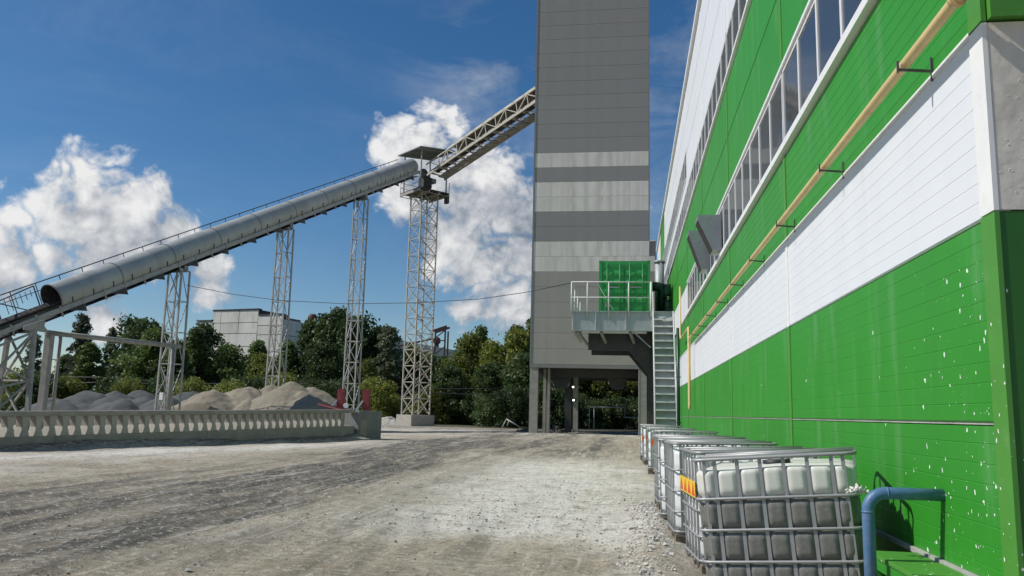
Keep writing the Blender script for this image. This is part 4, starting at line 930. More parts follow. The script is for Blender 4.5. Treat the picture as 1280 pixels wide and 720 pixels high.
def support(f, label, w, d, n, mat):
    p = C0 + (C1 - C0) * f; z1 = p.z - 1.32
    t = lattice('lattice_support', label, p.x, p.y, 0.0, z1, w, d, math.atan2(CS.y, CS.x), n, .095, .048, MT[mat], group='lattice supports of the conveyor', xface=False, taper=.88)
    for a in (-w * .40, w * .40): MB().bar((a, 0, z1 + .02), (a, .0, z1 + .42), .16, .30).build('saddle', MT['steel_grey'], t, world=False)
    MB().bar((-w * .55, 0, z1 + .0), (w * .55, 0, z1 + .0), .14, .14).build('cap_beam', MT['steel_grey'], t, world=False)
    MB().box(-w * .8, w * .8, -d * .9, d * .9, -.3, .25).build('footing', MT['concrete'], t, world=False)
    return t
a = support(.232, 'shortest pale lattice support, where the pipe portal joins it', 1.25, .75, 5, 'steel_pale')
MB().box(-.1, .18, -.62, -.48, 1.7, 2.15).build('switch_box', MT['white_paint'], a, world=False)
support(.497, 'middle pale lattice support rising behind the sand heap', 1.2, .65, 8, 'steel_pale')
support(.753, 'tall pale lattice support beside the big transfer tower', 1.2, .65, 11, 'steel_pale')

def transfer():
    x, y = -20.0, 75.4
    t = lattice('transfer_tower', 'big square lattice tower on a concrete block, carrying the canopy', x, y, 1.0, 22.5, 1.9, 1.9, math.radians(48), 14, .11, .058, MT['steel_beige'])
    B = Vector((x, y, 1.0)); c, s = math.cos(math.radians(48)), math.sin(math.radians(48))
    MB().box(-1.3, 1.3, -1.3, 1.3, -1.3, 0).build('footing', MT['concrete_pale'], t, world=False, bevel=.03)
    z = 21.5
    MB().box(-1.75, 1.75, -1.75, 1.75, z + .02, z + .12).build('deck', MT['dark_steel'], t, world=False)
    for a in (-1.7, -.6, .6, 1.7):
        MB().box(a - .07, a + .07, -1.75, 1.75, z - .22, z + .015).build('deck_beam', MT['steel_dusty'], t, world=False)
    for a in (-1.72, 1.72): MB().box(-1.78, 1.78, a - .06, a + .06, z - .25, z - .222).build('edge_beam', MT['steel_dusty'], t, world=False)
    for px, py in ((-1.5, -1.5), (1.5, -1.5), (1.5, 1.5), (-1.5, 1.5)): MB().bar((px, py, z + .12), (px, py, z + 4.1 + .107 * px), .10).build('canopy_post', MT['steel_grey'], t, world=False)
    MB().prism([(-2.05, -.05), (2.05, .39), (2.05, .49), (-2.05, .05)], (0, -2.05, z + 4.0), (1, 0, 0), (0, 0, 1), (0, 4.1, 0)).build('canopy_roof', MT['steel_grey'], t, world=False)
    for yy in (-1.5, 0, 1.5): MB().bar((-2.0, yy, z + 3.91), (2.0, yy, z + 4.34), .08, .10).build('canopy_rafter', MT['steel_grey'], t, world=False)
    MB().tube([(-.6, -.5, z + 2.0), (.5, .6, z + 2.0)], .42, 16).build('drive_drum', MT['dark_steel'], t, world=False)
    MB().box(-.5, .5, -.5, .5, z + .6, z + 1.7).build('transfer_chute', MT['dark_steel'], t, world=False, bevel=.05)
    MB().box(.6, 1.15, -.3, .3, z + 1.3, z + 1.75).build('drive_motor', MT['steel_grey'], t, world=False, bevel=.06)
    MB().box(1.45, 1.75, -1.76, -1.3, z - .9, z - .26).build('hanging_box', MT['dark_steel'], t, world=False)
    for a in (-1, 1):
        for b in (-1, 1):
            MB().tube([(a * 1.72, -1.72 * b, z + .12), (a * 1.72, -1.72 * b, z + 1.2)], .03, 6).build('guard_post', MT['steel_grey'], t, world=False)
    for zz in (.65, 1.18):
        for p, q in (((-1.72, -1.72), (-1.72, 1.72)), ((-1.72, 1.72), (1.72, 1.72))): MB().tube([(*p, z + zz), (*q, z + zz)], .025, 6).build('guard_rail', MT['steel_grey'], t, world=False)
transfer()

def gallery():
    A = Vector((-19.1, 74.0, 24.3)); B = Vector((-7.44, 64.2, 27.55)); U = (B - A).normalized(); S = Vector((U.y, -U.x, 0)).normalized()
    if S.y > 0: S = -S
    N_ = S.cross(U); N_ = N_ if N_.z > 0 else -N_; Ln = (B - A).length; W = 2.1; Hh = 1.15
    t = thing('truss_gallery', 'inclined beige truss gallery from the transfer tower into the grey tower', 'conveyor', A)
    def P(s, far, up): return A + U * s - S * far + N_ * up
    n = 11; bt = MT['steel_beige']
    for far in (0, W):
        e = Ln + .0 if far == 0 else Ln - W * .75 + 1.0
        for up, sz in ((0, .20), (Hh, .12)): MB().bar(P(-.6, far, up), P(e, far, up), .10, sz, up=N_).build('chord', bt, t)
        for k in range(n):
            s0, s1 = e * k / n, e * (k + 1) / n
            MB().bar(P(s0, far, .1), P(s0, far, Hh), .07).build('web_post', bt, t)
            MB().bar(P(s0, far, .1) if k % 2 else P(s0, far, Hh), P(s1, far, Hh) if k % 2 else P(s1, far, .1), .075).build('web_brace', bt, t)
    for k in range(n + 1):
        s = (Ln - 1.0) * k / n
        MB().bar(P(s, 0, -.05), P(s, W, -.05), .10, .12).build('floor_beam', MT['steel_dusty'], t)
        if k < n: MB().bar(P(s, 0, -.04), P(s + (Ln - 1) / n, W, -.04), .05).build('floor_brace', MT['steel_dusty'], t)
    b = MB().bar(P(-.5, .15, .18), P(Ln - .3, .15, .18), .04, .30, up=N_); b.build('side_plate', MT['steel_dusty'], t)
    MB().bar(P(-.5, W * .78, .08), P(Ln - 1.6, W * .78, .08), .75, .05, up=N_).build('walkway', MT['steel_dusty'], t)
    MB().bar(P(-.5, W * .42, .55), P(Ln - .8, W * .42, .55), 1.0, .04, up=N_).build('belt', MT['belt'], t)
    m = 9; L0 = 2.6
    for k in range(m):
        s0 = L0 + (Ln - .5 - L0) * k / m; s1 = L0 + (Ln - .5 - L0) * (k + 1) / m; vs = []; fs = []; K = 12
        for s in (s0, s1 - .015):
            for r in (.80, .785):
                for i in range(K + 1):
                    a = math.pi * i / K; vs.append(P(s, W * .42 - r * math.cos(a), Hh - .05 + r * .95 * math.sin(a)))
        q = K + 1
        for i in range(K): fs += [(i, i + 1, 2 * q + i + 1, 2 * q + i), (q + i, 3 * q + i, 3 * q + i + 1, q + i + 1), (i, q + i, q + i + 1, i + 1), (2 * q + i, 2 * q + i + 1, 3 * q + i + 1, 3 * q + i)]
        MB().add(vs, fs, True).build('cover', MT['steel_beige'], t)
gallery()

def trestle():
    t = thing('feed_trestle', 'dusty steel trestle with dark chute under the low end of the conveyor', 'trestle', (-31.6, 36.6, 0)); m = MT['steel_dusty']
    p0 = cp(-1.6, 0, 0); p1 = cp(-4.6, 0, 0); W = 1.0
    legs = {}
    for i, (p, z) in enumerate(((p0, p0.z - 1.15), (p1, p1.z - 1.15))):
        for sgn in (-1, 1):
            top = Vector((p.x, p.y, z)) + CS * (sgn * W); bot = top + CS * (sgn * .25); bot.z = -.1; legs[i, sgn] = (bot, top)
            MB().bar(bot, top, .20, .20, up=(0, 1, 0)).build('leg', m, t)
        MB().bar(legs[i, -1][1], legs[i, 1][1], .22, .24).build('cap_beam', m, t)
        for f0, f1 in ((.02, .5), (.5, .98)):
            a, b = legs[i, -1], legs[i, 1]
            MB().bar(a[0].lerp(a[1], f0), b[0].lerp(b[1], f1), .09).build('brace', m, t); MB().bar(b[0].lerp(b[1], f0), a[0].lerp(a[1], f1), .09).build('brace', m, t)
            MB().bar(a[0].lerp(a[1], f1), b[0].lerp(b[1], f1), .09).build('strut', m, t)
    for sgn in (-1, 1):
        a, b = legs[0, sgn], legs[1, sgn]
        for f0, f1 in ((.02, .5), (.5, .98)):
            MB().bar(a[0].lerp(a[1], f0), b[0].lerp(b[1], f1), .09).build('brace', m, t); MB().bar(b[0].lerp(b[1], f0), a[0].lerp(a[1], f1), .09).build('brace', m, t)
            MB().bar(a[0].lerp(a[1], f1), b[0].lerp(b[1], f1), .10).build('strut', m, t)
    # head frame that the stringers sit on
    for sgn in (-1, 1):
        o = Vector((p0.x, p0.y, p0.z - 1.15)) + CS * (sgn * W); MB().prism([(-.6, .15), (.5, .62), (.5, .25), (.8, -.05), (-.6, -.05)], o, Vector((CU.x, CU.y, 0)).normalized(), (0, 0, 1), CS * .05).build('gusset', m, t)
    c = (p0 + p1) / 2
    MB().prism([(-.8, .2), (.8, .2), (.45, -1.6), (.45, -2.6), (-.45, -2.6), (-.45, -1.6)], (c.x - .5, c.y - .4, c.z - 1.4), (.8, .5, 0), (0, 0, 1), Vector((.6, -.8, 0)) * .9).build('chute', MT['dark_steel'], t)
    t = thing('pipe_portal', 'grey pipe on tall posts running level to the shortest lattice support', 'pipe portal', (-31.0, 39.9, 0))
    a, b = Vector((-31.2, 39.5, 5.12)), Vector((-27.75, 47.0, 5.02))
    MB().tube([a, b], .14, 12).build('pipe', m, t)
    q = a.lerp(b, .03)
    MB().box(q.x - .17, q.x + .17, q.y - .17, q.y + .17, -.1, q.z - .10).build('post', m, t)
    q = a.lerp(b, .10); MB().tube([(q.x, q.y, -.1), (q.x, q.y, q.z - .1)], .10, 10).build('post', m, t)
    q = a.lerp(b, .94); MB().tube([(q.x, q.y, -.1), (q.x, q.y, q.z - .1)], .10, 10).build('post', m, t)
    for z in (1.5, 2.6, 3.7): p = a.lerp(b, .03); q = a.lerp(b, .10); MB().bar((p.x, p.y, z), (q.x, q.y, z), .05).build('rung', m, t)
trestle()

# ------------------------------------------------------------------ concrete barrier, red frame, heaps
def barrier():
    d = Vector((*(BAR1 - BAR0), 0)); Ln = d.length; d.normalize(); nrm = Vector((d.y, -d.x, 0))     # nrm: towards the yard
    O = Vector((*BAR0, 0)) - d * 2.5; Ln += 2.5; T = .20
    t = thing('concrete_barrier', 'long concrete balustrade with a row of lozenge bosses along the yard edge', 'barrier', O)
    def pr(poly, s0, s1, name, mat, par, bevel=.0):            # profile (out, z) extruded along the barrier
        return MB().prism(poly, O + d * s0, nrm, (0, 0, 1), d * (s1 - s0)).build(name, mat, par, bevel=bevel)
    sec = 3.08; s = 0; zb = lambda s: -.16 + .016 * s; W = .32
    def slab(name, s0, s1, o0, o1, z0, z1, mat):              # slab that follows the slope of the yard
        vs = [O + d * ss + nrm * oo + Vector((0, 0, zb(ss) + zz)) for ss in (s0, s1) for oo in (o0, o1) for zz in (z0, z1)]
        return MB().add(vs, [(0, 1, 3, 2), (4, 6, 7, 5), (0, 4, 5, 1), (2, 3, 7, 6), (0, 2, 6, 4), (1, 5, 7, 3)]).build(name, mat, t, bevel=.012)
    while s < Ln - .1:
        e = min(s + sec, Ln)
        slab('plinth_block', s + .006, e - .006, -W / 2 - .02, W / 2 + .02, -.3, .455, MT['concrete'])
        slab('coping', s + .005, e - .005, -W / 2 - .04, W / 2 + .04, 1.065, 1.22, MT['concrete'])
        s = e
    pitch = .44; n = int(Ln / pitch) - 1
    prof = [(.06, .458), (pitch - .06, .458), (pitch - .15, .74), (pitch - .085, 1.062), (.085, 1.062), (.15, .74)]
    b = MB().prism([(x, z) for x, z in prof], -nrm * (W / 2), d, (0, 0, 1), nrm * W); me = b.mesh('pier', MT['concrete_pale'])
    for i in range(n):
        s = .1 + i * pitch; o = link('pier', me, t); p = d * s; o.location = (p.x, p.y, zb(s + .22))
    # end block
    E = Vector((*BAR1, 0)) + d * .05
    t2 = thing('end_block', 'dark square concrete block closing the end of the balustrade', 'concrete block', E)
    MB().prism([(-.5, -.3), (.38, -.3), (.38, 1.36), (-.5, 1.36)], E, nrm, (0, 0, 1), d * 1.9).build('block_body', MT['concrete_dark'], t2, bevel=.03)
    MB().prism([(.385, .15), (.40, .15), (.40, .9), (.385, .9)], E + d * .12, nrm, (0, 0, 1), d * .5).build('patch', MT['concrete'], t2)
    # red and white steel frame behind the end of the barrier
    t3 = thing('red_frame', 'red and white steel frame leaning over the end of the balustrade', 'steel frame', (-13.9, 39.3, 0)); r = MT['red_paint']; wv = MT['white_paint']
    MB().bar((-15.2, 38.7, 1.62), (-13.25, 39.0, 1.20), .20, .16).build('beam', r, t3)
    MB().bar((-15.22, 38.58, 1.63), (-13.27, 38.88, 1.21), .02, .07).build('stripe', pm('faded_red', (.50, .22, .23), .6), t3)
    MB().box(-14.52, -14.18, 39.3, 39.6, 0.2, 2.42).build('post', r, t3); MB().box(-13.20, -12.86, 39.3, 39.6, 1.5, 2.42).build('post', r, t3)
    MB().bar((-13.0, 39.45, 1.7), (-12.65, 39.45, .2), .26).build('post_foot', r, t3)
    MB().bar((-13.55, 39.2, 1.25), (-13.15, 39.28, 1.85), .09).build('strut', wv, t3); MB().bar((-14.75, 39.2, 1.55), (-14.5, 39.28, 1.85), .09).build('strut', wv, t3)
    MB().tube([(-14.0, 39.2 , 1.60), (-14.0, 39.3, 1.60)], .13, 12).build('pulley', wv, t3)
barrier()

def heap(name, label, cx, cy, rx, ry, h, mat, seed, cat='heap'):
    n = 96; xs = np.linspace(-1.15, 1.15, n); gx, gy = np.meshgrid(xs, xs); q = np.random.default_rng(seed); z = np.full(gx.shape, -9.)
    wx = gx + .10 * (fbm(gx * 3 + 5, gy * 3, 3, seed) - .45); wy = gy + .10 * (fbm(gx * 3, gy * 3 + 7, 3, seed + 1) - .45)
    for k in range(7):                                    # loads tipped one against the other
        a, b = (0, 0) if k == 0 else q.uniform(-.55, .55, 2); hh = h * (1 if k == 0 else q.uniform(.6, .95))
        r = np.hypot((wx - a) * rx, (wy - b) * ry); z = np.maximum(z, hh * 1.13 - np.sqrt(r * r + .12) * .60)
    z = np.maximum(z, -.3) + .5 * (fbm(gx * rx * .9, gy * ry * 1.1, 4, seed + 3) - .47) + .08 * (fbm(gx * rx * 5, gy * ry * 5, 3, seed + 8) - .47)
    z = np.minimum(z, 40 * (1.12 - np.maximum(abs(gx), abs(gy))) - .2)
    X = gx * rx + cx; Y = gy * ry + cy; i = np.arange(n * n).reshape(n, n); F = np.stack([i[:-1, :-1], i[:-1, 1:], i[1:, 1:], i[1:, :-1]], -1).reshape(-1, 4)
    me = bpy.data.meshes.new(name); me.from_pydata(np.stack([X - cx, Y - cy, z], -1).reshape(-1, 3).tolist(), [], F.tolist()); me.materials.append(mat); me.polygons.foreach_set('use_smooth', np.ones(len(F), bool)); me.update()
    o = tag(link(name, me), label, cat); o.location = (cx, cy, 0); return o
pm('gravel_grey', (.085, .092, .09), .95, var=.2, vscale=1.2, bump=.8, bscale=12, dirt=(.13, .135, .128), dscale=.6, damt=.5)
pm('sand_tan', (.25, .22, .165), .95, var=.16, vscale=1.0, bump=.7, bscale=12, dirt=(.23, .20, .15), dscale=.7, damt=.4)
heap('gravel_heap', 'low dark grey gravel heap beside the feed trestle', -35.5, 49.5, 6.5, 4.5, 2.2, MT['gravel_grey'], 1)
heap('gravel_heap', 'broad dark grey gravel heap behind the shortest lattice support', -29.6, 52.0, 5.4, 4.5, 2.35, MT['gravel_grey'], 4)
heap('gravel_heap', 'rounded dark grey gravel heap midway behind the pipe portal', -33.0, 51.5, 5.0, 4.0, 2.2, MT['gravel_grey'], 21)
heap('sand_heap', 'tan sand heap tucked between gravel heap and middle lattice support', -25.6, 52.0, 3.6, 3.5, 2.7, MT['sand_tan'], 6)
heap('sand_heap', 'steep tan sand heap behind the red steel frame side of the support', -22.3, 51.8, 3.4, 3.6, 2.9, MT['sand_tan'], 9)
heap('sand_heap', 'low spread of tan sand behind the end of the balustrade', -21.2, 56.0, 3.4, 3.4, 1.5, MT['sand_tan'], 12)
heap('rubble_bank', 'rough pale rubble bank against the footing of the transfer tower', -23.0, 76.5, 2.6, 1.8, .95, MT['concrete_pale'], 15, 'rubble')

def yard_bits():
    t = thing('low_concrete_wall', 'low tan concrete slab wall at the foot of the trees', 'wall', (-22, 92, 0))
    for k in range(5): MB().box(-32 + k * 3.02, -32 + k * 3.02 + 3.0, 90.0, 90.25, -.2, 3.0 - .06 * (k % 2)).build('slab', MT['concrete'], t)
    t = thing('wrecked_frame', 'bent grey steel frame lying beside the tower column', 'scrap', (-9.6, 65, 0)); m = MT['steel_pale']
    MB().tube([(-10.2, 65.2, 0), (-9.75, 65.2, .92)], .045, 6).build('tube_leg', m, t); MB().tube([(-9.75, 65.2, .92), (-8.6, 65.0, .30)], .05, 6).build('tube_top', m, t)
    MB().tube([(-9.6, 65.8, .82), (-9.8, 65.9, .35)], .04, 6).build('tube_leg', m, t); MB().tube([(-8.9, 65.4, 0), (-8.6, 65.0, .3)], .045, 6).build('tube_leg', m, t)
    MB().prism([(-.75, 0), (.45, 0), (.62, .60), (.25, .28)], (-8.25, 64.0, -.03), (1, 0, 0), (0, 0, 1), (0, .5, 0)).build('buckled_plate', MT['dark_steel'], t)
    t = thing('pipe_gate', 'white pipe frame shaped like a low goal behind the tower', 'pipe frame', (-2, 80, 0)); r = .05
    pm('pipe_grey', (.30, .32, .32), .5)
    MB().tube([(-3.8, 80, -.1), (-3.8, 80, 2.15), (-.4, 80, 2.2), (-.35, 80, 1.25), (1.4, 80, 1.2)], r, 8).build('pipe_run', MT['pipe_grey'], t); MB().tube([(-3.35, 80, -.1), (-3.35, 80, 2.15)], r, 8).build('post', MT['pipe_grey'], t); MB().tube([(1.3, 80, -.1), (1.3, 80, 1.2)], r, 8).build('post', MT['pipe_grey'], t)
    t = thing('scrap_pile', 'dark jumble of scrap at the column foot under the tower', 'scrap', (-5.6, 63.5, 0)); r_ = random.Random(2)
    for k in range(14):
        p = Vector((-5.6 + r_.uniform(-.8, .8), 63.6 + r_.uniform(-.6, .6), r_.uniform(.05, .5))); q = p + Vector((r_.uniform(-.5, .5), r_.uniform(-.4, .4), r_.uniform(-.25, .25))); q.z = max(q.z, .05)
        MB().bar(p, q, r_.uniform(.05, .22), r_.uniform(.05, .18)).build('scrap_piece', MT['dark_steel'], t)
    wpts = [(-27.68, 47.0, 8.9), (-24.2, 46.4, 8.25), (-20.9, 45.8, 7.8), (-16.2, 44.4, 7.42), (-11.6, 42.8, 7.28), (-7.7, 41, 7.25), (-5, 39.5, 7.4), (-2.72, 38.0, 7.62)]
    tag(MB().tube(wpts, .018, 5).build('slack_cable', MT['cable_black']), 'black slack cable slung from the lattice support to the platform railing', 'cable')
    for i, z in enumerate((3.4, 3.9)):
        tag(MB().tube([(-60 + 3.2 * k, 80 + .3 * k, z + .2 * math.sin(k * .8 + i)) for k in range(16)], .06, 5).build('slack_cable', MT['cable_black']), ('lower' if i == 0 else 'upper') + ' black overhead line crossing in front of the trees', 'cable')
yard_bits()

# ------------------------------------------------------------------ far buildings
def far_hall():
    t = thing('panel_hall', 'pale concrete panel hall with stepped parapet beyond the trees', 'building', (-58.6, 130, 0), math.radians(-14)); r = random.Random(4)
    J = MT['block_joint']; E_ = MT['bituminous_edge']; bl = lambda m, n, mm: m.build(n, mm, t, world=False)
    bl(MB().box(-18.5, -.25, .25, 12, 0, 15.5), 'core', J); bl(MB().box(-15.0, -5.1, .25, 12, 15.5, 17.5), 'core', J)
    def face(xs, zs):
        for a, b in zip(xs[:-1], xs[1:]):
            for z0, z1 in zip(zs[:-1], zs[1:]): bl(MB().box(a + .05, b - .05, r.uniform(0, .06), .24, z0 + .05, z1 - .05), 'wall_panel', MT['block_panel'])
    face([-18.5, -15.05], [0, 3, 6, 8.2, 10.4, 12.4, 14.2, 16.2]); face([-15.05, -13.2, -9.2, -5.05], [0, 3, 6, 9, 11.6, 13.9, 15.8, 18.0]); face([-5.05, 0], [0, 3, 6, 8.0, 10.6, 13.6, 15.2, 17.0])
    for x0, x1, z in ((-18.6, -15.1, 16.2), (-15.1, -5.0, 18.0), (-4.99, .1, 17.0)): bl(MB().box(x0, x1, -.1, .9, z, z + .2), 'coping', E_)
    bl(MB().box(-5.3, -4.95, .26, 8, 15.6, 17.98), 'parapet_end', E_)
    L_ = 105; bl(MB().box(-11, -.25, 12.01, L_, 0, 16.0), 'wing', J); s = 0
    while s < L_ - 3:
        for z0, z1 in ((0, 4), (4, 8), (8, 11), (11, 13.6), (13.6, 16.3)): bl(MB().box(-.24, 0, s + .3, s + 6.2, z0 + .05, z1 - .05), 'wall_panel', MT['block_panel'])
        s += 6
    for s, h in ((12, 2.6), (62, 3.0)):
        v = MB().tube([(-2.5, s, 16), (-2.5, s, 16 + h * .5)], .5, 12).tube([(-2.5, s, 16 + h * .5), (-2.5, s, 16 + h * .6), (-2.5, s, 16 + h * .85), (-2.5, s, 16 + h)], [.8, .9, .85, .5], 12); bl(v, 'roof_vent', MT['rusty_red'])
    bl(MB().box(-22, -15, -4, -.3, 9.0, 9.4), 'lean_to_roof', MT['block_panel']); bl(MB().box(-22, -21.7, -4, -3.7, 0, 9), 'lean_to_post', J); bl(MB().box(-15.4, -15.1, -4, -3.7, 0, 9), 'lean_to_post', J)
    t = thing('rusty_frame', 'dark red steel frame standing above the far trees', 'steel frame', (-28.6, 120, 0)); m = MT['rusty_red']
    for x in (-29.7, -27.7):
        for y in (120, 122): MB().bar((x, y, 0), (x, y, 13.6), .22).build('leg', m, t)
    MB().bar((-29.8, 120, 13.4), (-27.5, 120, 14.2), .3).build('top_beam', m, t); MB().bar((-29.8, 122, 13.4), (-27.5, 122, 14.2), .3).build('top_beam', m, t)
    for z in (6.5, 9.5, 12): MB().bar((-29.7, 120, z), (-27.7, 120, z), .16).build('strut', m, t); MB().bar((-29.7, 120, z), (-27.7, 120, z + 1.6), .14).build('brace', m, t)
    for z in (8, 10.5): MB().bar((-35, 120.5, z + .6), (-29.8, 120.5, z + 1.8), .25).build('boom', m, t)
far_hall()

# ------------------------------------------------------------------ trees
def leaves(name, pts, size, mat, r, flat=.35):
    """one mesh of small leaf-clump faces at pts"""
    n = len(pts); P = np.asarray(pts)
    a = r.normal(0, 1, (n, 3)); a /= np.linalg.norm(a, axis=1, keepdims=True); b = r.normal(0, 1, (n, 3)); b -= a * (a * b).sum(1, keepdims=True); b /= np.linalg.norm(b, axis=1, keepdims=True)
    s = size * np.exp(r.normal(0, .35, (n, 1))); c = np.cross(a, b) * .25
    V = np.stack([P + a * s, P + b * s * .55 + c * s, P - a * s, P - b * s * .55 + c * s * -.6], 1).reshape(-1, 3)
    F = np.arange(4 * n).reshape(-1, 4); me = bpy.data.meshes.new(name)
    me.from_pydata(V.tolist(), [], F.tolist()); me.materials.append(mat); me.update(); return me
def tree_proto(kind, h, w, mat, seed, nleaf=8500, leaf=.165):
    r = np.random.default_rng(seed); tr = MB(); cl = []
    tr.tube([(0, 0, -.3), (.05 * w, 0, h * .3), (-.03 * w, .04 * w, h * .6), (0, 0, h * .93)], [.035 * h * .5, .012 * h, .008 * h, .002 * h], 7)
    if kind == 'bush': nb, zlo, zhi = 26, .05, .95
    elif kind == 'poplar': nb, zlo, zhi = 46, .10, 1.0
    else: nb, zlo, zhi = 44, .16, .98
    for i in range(nb):
        f = zlo + (zhi - zlo) * (i + r.uniform(0, 1)) / nb; ang = i * 2.4 + r.uniform(-.5, .5)
        if kind == 'poplar': rad = w * .5 * (1 - f) ** .55 * (.75 + .3 * r.uniform())
        elif kind == 'bush': rad = w * .5 * math.sqrt(max(.04, 1 - (2 * f - .75) ** 2 * .55)) * r.uniform(.4, 1.05)
        else: rad = w * .5 * max(.12, math.sin(math.pi * min(1, (f - .02)) ** .9) ** .8) * r.uniform(.35, 1.1)
        p = np.array([math.cos(ang) * rad, math.sin(ang) * rad, f * h]); z0 = max(.05 * h, f * h - rad * r.uniform(.5, 1.0))
        tr.tube([(0, 0, z0), tuple(p * [.55, .55, 1] - [0, 0, (f * h - z0) * .35]), tuple(p)], [.010 * h * (1.1 - f), .006 * h * (1.1 - f) + .01, .008], 5, caps=False)
        cl.append((p, w * r.uniform(.10, .20) * (1.0 if kind != 'poplar' else .75)))
        cl.append((p * [.5, .5, 1] + r.normal(0, .04 * w, 3), w * r.uniform(.10, .17)))
    wt = np.array([c[1] ** 2 for c in cl]); idx = r.choice(len(cl), nleaf, p=wt / wt.sum()); C = np.array([c[0] for c in cl])[idx]; S = np.array([c[1] for c in cl])[idx]
    d = r.normal(0, 1, (nleaf, 3)); d /= np.linalg.norm(d, axis=1, keepdims=True); rr = r.uniform(0, 1, (nleaf, 1)) ** .45
    P = C + d * rr * S[:, None] * [1, 1, .78] * (1 + .4 * (r.uniform(0, 1, (nleaf, 1)) > .93)); P = P[P[:, 2] > .05]
    return tr.mesh('trunk', MT['bark']), leaves('crown', P, leaf, MT[mat], r)
TREES = {
    'broad_dark': [tree_proto('broad', 10, 6.5, 'leaf_dark', s) for s in (1, 2)],
    'broad_mid': [tree_proto('broad', 10, 6.5, 'leaf_mid', s) for s in (3, 4)],
    'grey': [tree_proto('poplar', 10, 3.2, 'leaf_grey', 5, 4200, .14), tree_proto('poplar', 10, 3.8, 'leaf_grey', 6, 4600, .14)],
    'yellow': [tree_proto('broad', 10, 7.5, 'leaf_yellow', s) for s in (7, 8)],
    'conic': [tree_proto('poplar', 10, 5.0, 'leaf_mid', s) for s in (9, 10)],
    'conic_dark': [tree_proto('poplar', 10, 5.6, 'leaf_dark', 13)],
    'bush_dark': [tree_proto('bush', 10, 13, 'leaf_dark', 11, 7500, .27)],
    'bush_yellow': [tree_proto('bush', 10, 12, 'leaf_yellow', 12, 7500, .27)],
}
TLAB = {'broad_dark': 'dark green broad tree in the belt behind the yard', 'broad_mid': 'mid green broad tree in the belt behind the yard', 'grey': 'slender grey green young poplar in the belt behind the yard',
        'yellow': 'yellow green broad tree in the belt behind the yard', 'conic': 'mid green pointed tree in the belt behind the yard', 'conic_dark': 'dark green pointed tree in the belt behind the yard',
        'bush_dark': 'dark green shrub at the foot of the tree belt', 'bush_yellow': 'yellow green shrub at the foot of the tree belt'}
ZONES = ((-.12, 'seen through the tower drive-through'), (-.262, 'between transfer tower and grey tower'), (-.36, 'between tall lattice support and transfer tower'), (-.455, 'between middle and tall lattice supports'),
         (-.60, 'between shortest and middle lattice supports'), (-9, 'between feed trestle and shortest lattice support'))
TN = {}
def plant(kind, x, y, h, wid=1.0, row=''):
    i = TN.get(kind, 0); TN[kind] = i + 1; ps = TREES[kind]; tm, cm = ps[i % len(ps)]
    shrub = kind.startswith('bush')
    zone = next(z for lim, z in ZONES if x / y > lim); what = TLAB[kind].split(' in the belt')[0].split(' at the foot')[0]
    lab = ('rear row ' if row else 'tall ' if h > 11.9 else 'low ' if not shrub and h < 7 else '') + what + ' ' + zone
    t = thing('shrub' if shrub else 'tree', lab, 'shrub' if shrub else 'tree', (x, y, 0), random.uniform(0, 6.28), lab.replace(' tree ', ' trees ').replace(' shrub ', ' shrubs ').replace(' poplar ', ' poplars '))
    t.scale = (h / 10 * wid, h / 10 * wid, h / 10)
    link('trunk', tm, t); link('crown', cm, t)
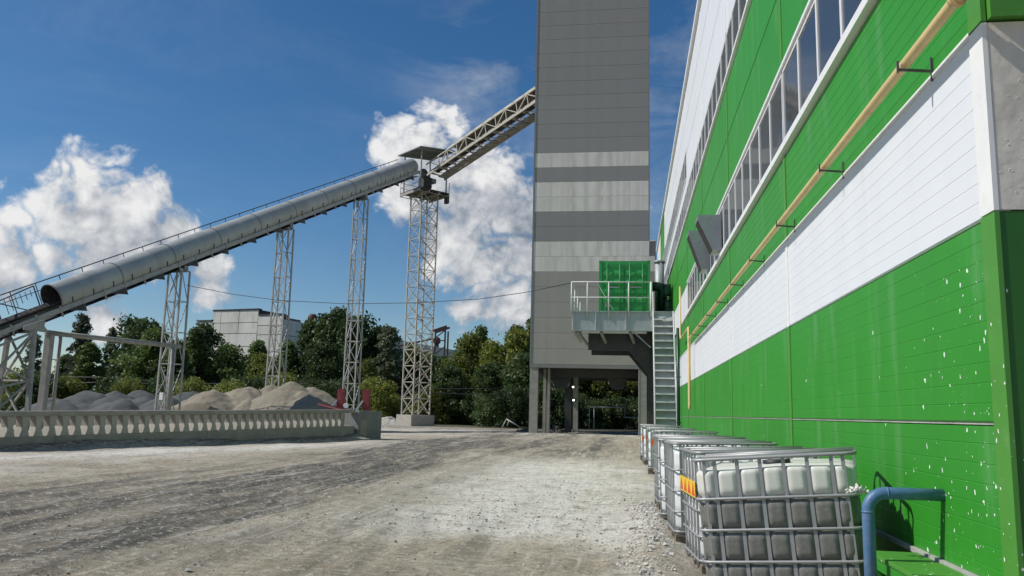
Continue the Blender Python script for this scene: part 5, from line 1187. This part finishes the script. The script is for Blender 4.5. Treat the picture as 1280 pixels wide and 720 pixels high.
def forest():
    r = random.Random(12)
    # named individuals along the visible skyline: kind, px-free world x at depth y, height
    for k, x, y, h, w in (('grey', -74, 92, 9.5, 1.1), ('grey', -70.5, 96, 12.6, .9), ('grey', -67.5, 98, 11, .9), ('conic', -66, 100, 10.0, 1.1), ('broad_dark', -63.5, 97, 12.1, 1.0), ('broad_dark', -60.5, 95, 11.6, 1.0), ('broad_mid', -58, 92, 10.4, 1.0),
                          ('conic', -62, 86, 8.0, 1.3), ('broad_dark', -55.5, 99, 11.6, 1.0), ('broad_mid', -53.5, 91, 9.0, 1.0), ('conic', -51, 90, 10.0, 1.0), ('broad_mid', -48, 92, 8.6, 1.1), ('conic', -46, 96, 9.3, 1.0), ('conic_dark', -50, 84, 7.6, 1.3), ('yellow', -43.5, 92, 7.4, .9),
                          ('conic', -42.8, 97, 9.2, 1.2), ('conic_dark', -40.5, 99, 12.2, .9), ('conic_dark', -38.3, 98, 12.8, .8), ('broad_dark', -36.2, 97, 13.4, .85), ('broad_dark', -33.3, 96, 12.5, .9), ('conic_dark', -31.2, 98, 11.4, .9), ('grey', -28.4, 94, 11.2, 1.3), ('conic', -26.5, 97, 9.0, 1.0), ('yellow', -40.0, 88, 6.8, 1.0), ('broad_dark', -34.5, 89, 8.6, 1.1), ('yellow', -30.0, 90, 6.8, .8), ('yellow', -37.0, 84, 5.0, 1.1),
                          ('broad_mid', -24.3, 97, 8.4, 1.0), ('broad_dark', -22, 95, 7.6, 1.0), ('yellow', -18.6, 93, 10.2, .85), ('conic', -17.4, 95, 11.0, .8), ('yellow', -15.4, 92, 9.2, .9), ('conic', -13.4, 96, 11.4, .9), ('yellow', -12.6, 92, 10.6, .9), ('conic', -11.6, 97, 12.2, .9), ('broad_dark', -19.5, 88, 6.2, 1.3), ('broad_dark', -15, 87, 6.5, 1.3),
                          ('broad_dark', -11, 86, 7.5, 1.2), ('yellow', -6.8, 90, 9.0, 1.0), ('broad_mid', -4, 92, 9.5, 1.0), ('yellow', -1.5, 91, 9.0, 1.0), ('broad_dark', 1.2, 92, 10.5, 1.0), ('broad_dark', -8.8, 94, 10, 1.0), ('broad_mid', 4.5, 94, 10.5, 1.0)):
        plant(k, x, y, h, w)
    x = -80.0
    while x < 8:                                              # second row that closes the gaps
        plant(r.choice(['broad_dark', 'broad_mid', 'broad_dark', 'conic_dark']), x + r.uniform(-.8, .8), 106 + r.uniform(-3, 4), r.uniform(7.4, 8.8), 1.15, 'rear'); x += 4.0
    x = -76.0
    while x < 5:
        y = 80 + r.uniform(-2, 5) if x > -30 else 74 + r.uniform(-3, 8)
        if -26 < x < -16: y = 86 + r.uniform(0, 3)
        if -8 < x < 3: y = 84.5 + r.uniform(0, 2.5)
        plant('bush_dark' if r.random() < .8 else 'bush_yellow', x, y, r.uniform(2.6, 4.4), 1.0)
        x += 2.6
    for x, y, h in ((-36.2, 70, 3.4), (-34.0, 76, 4.0), (-41, 72, 3.6), (-24.8, 83, 3.0), (-46, 70, 3.4)): plant('bush_yellow', x, y, h, .9)
forest()
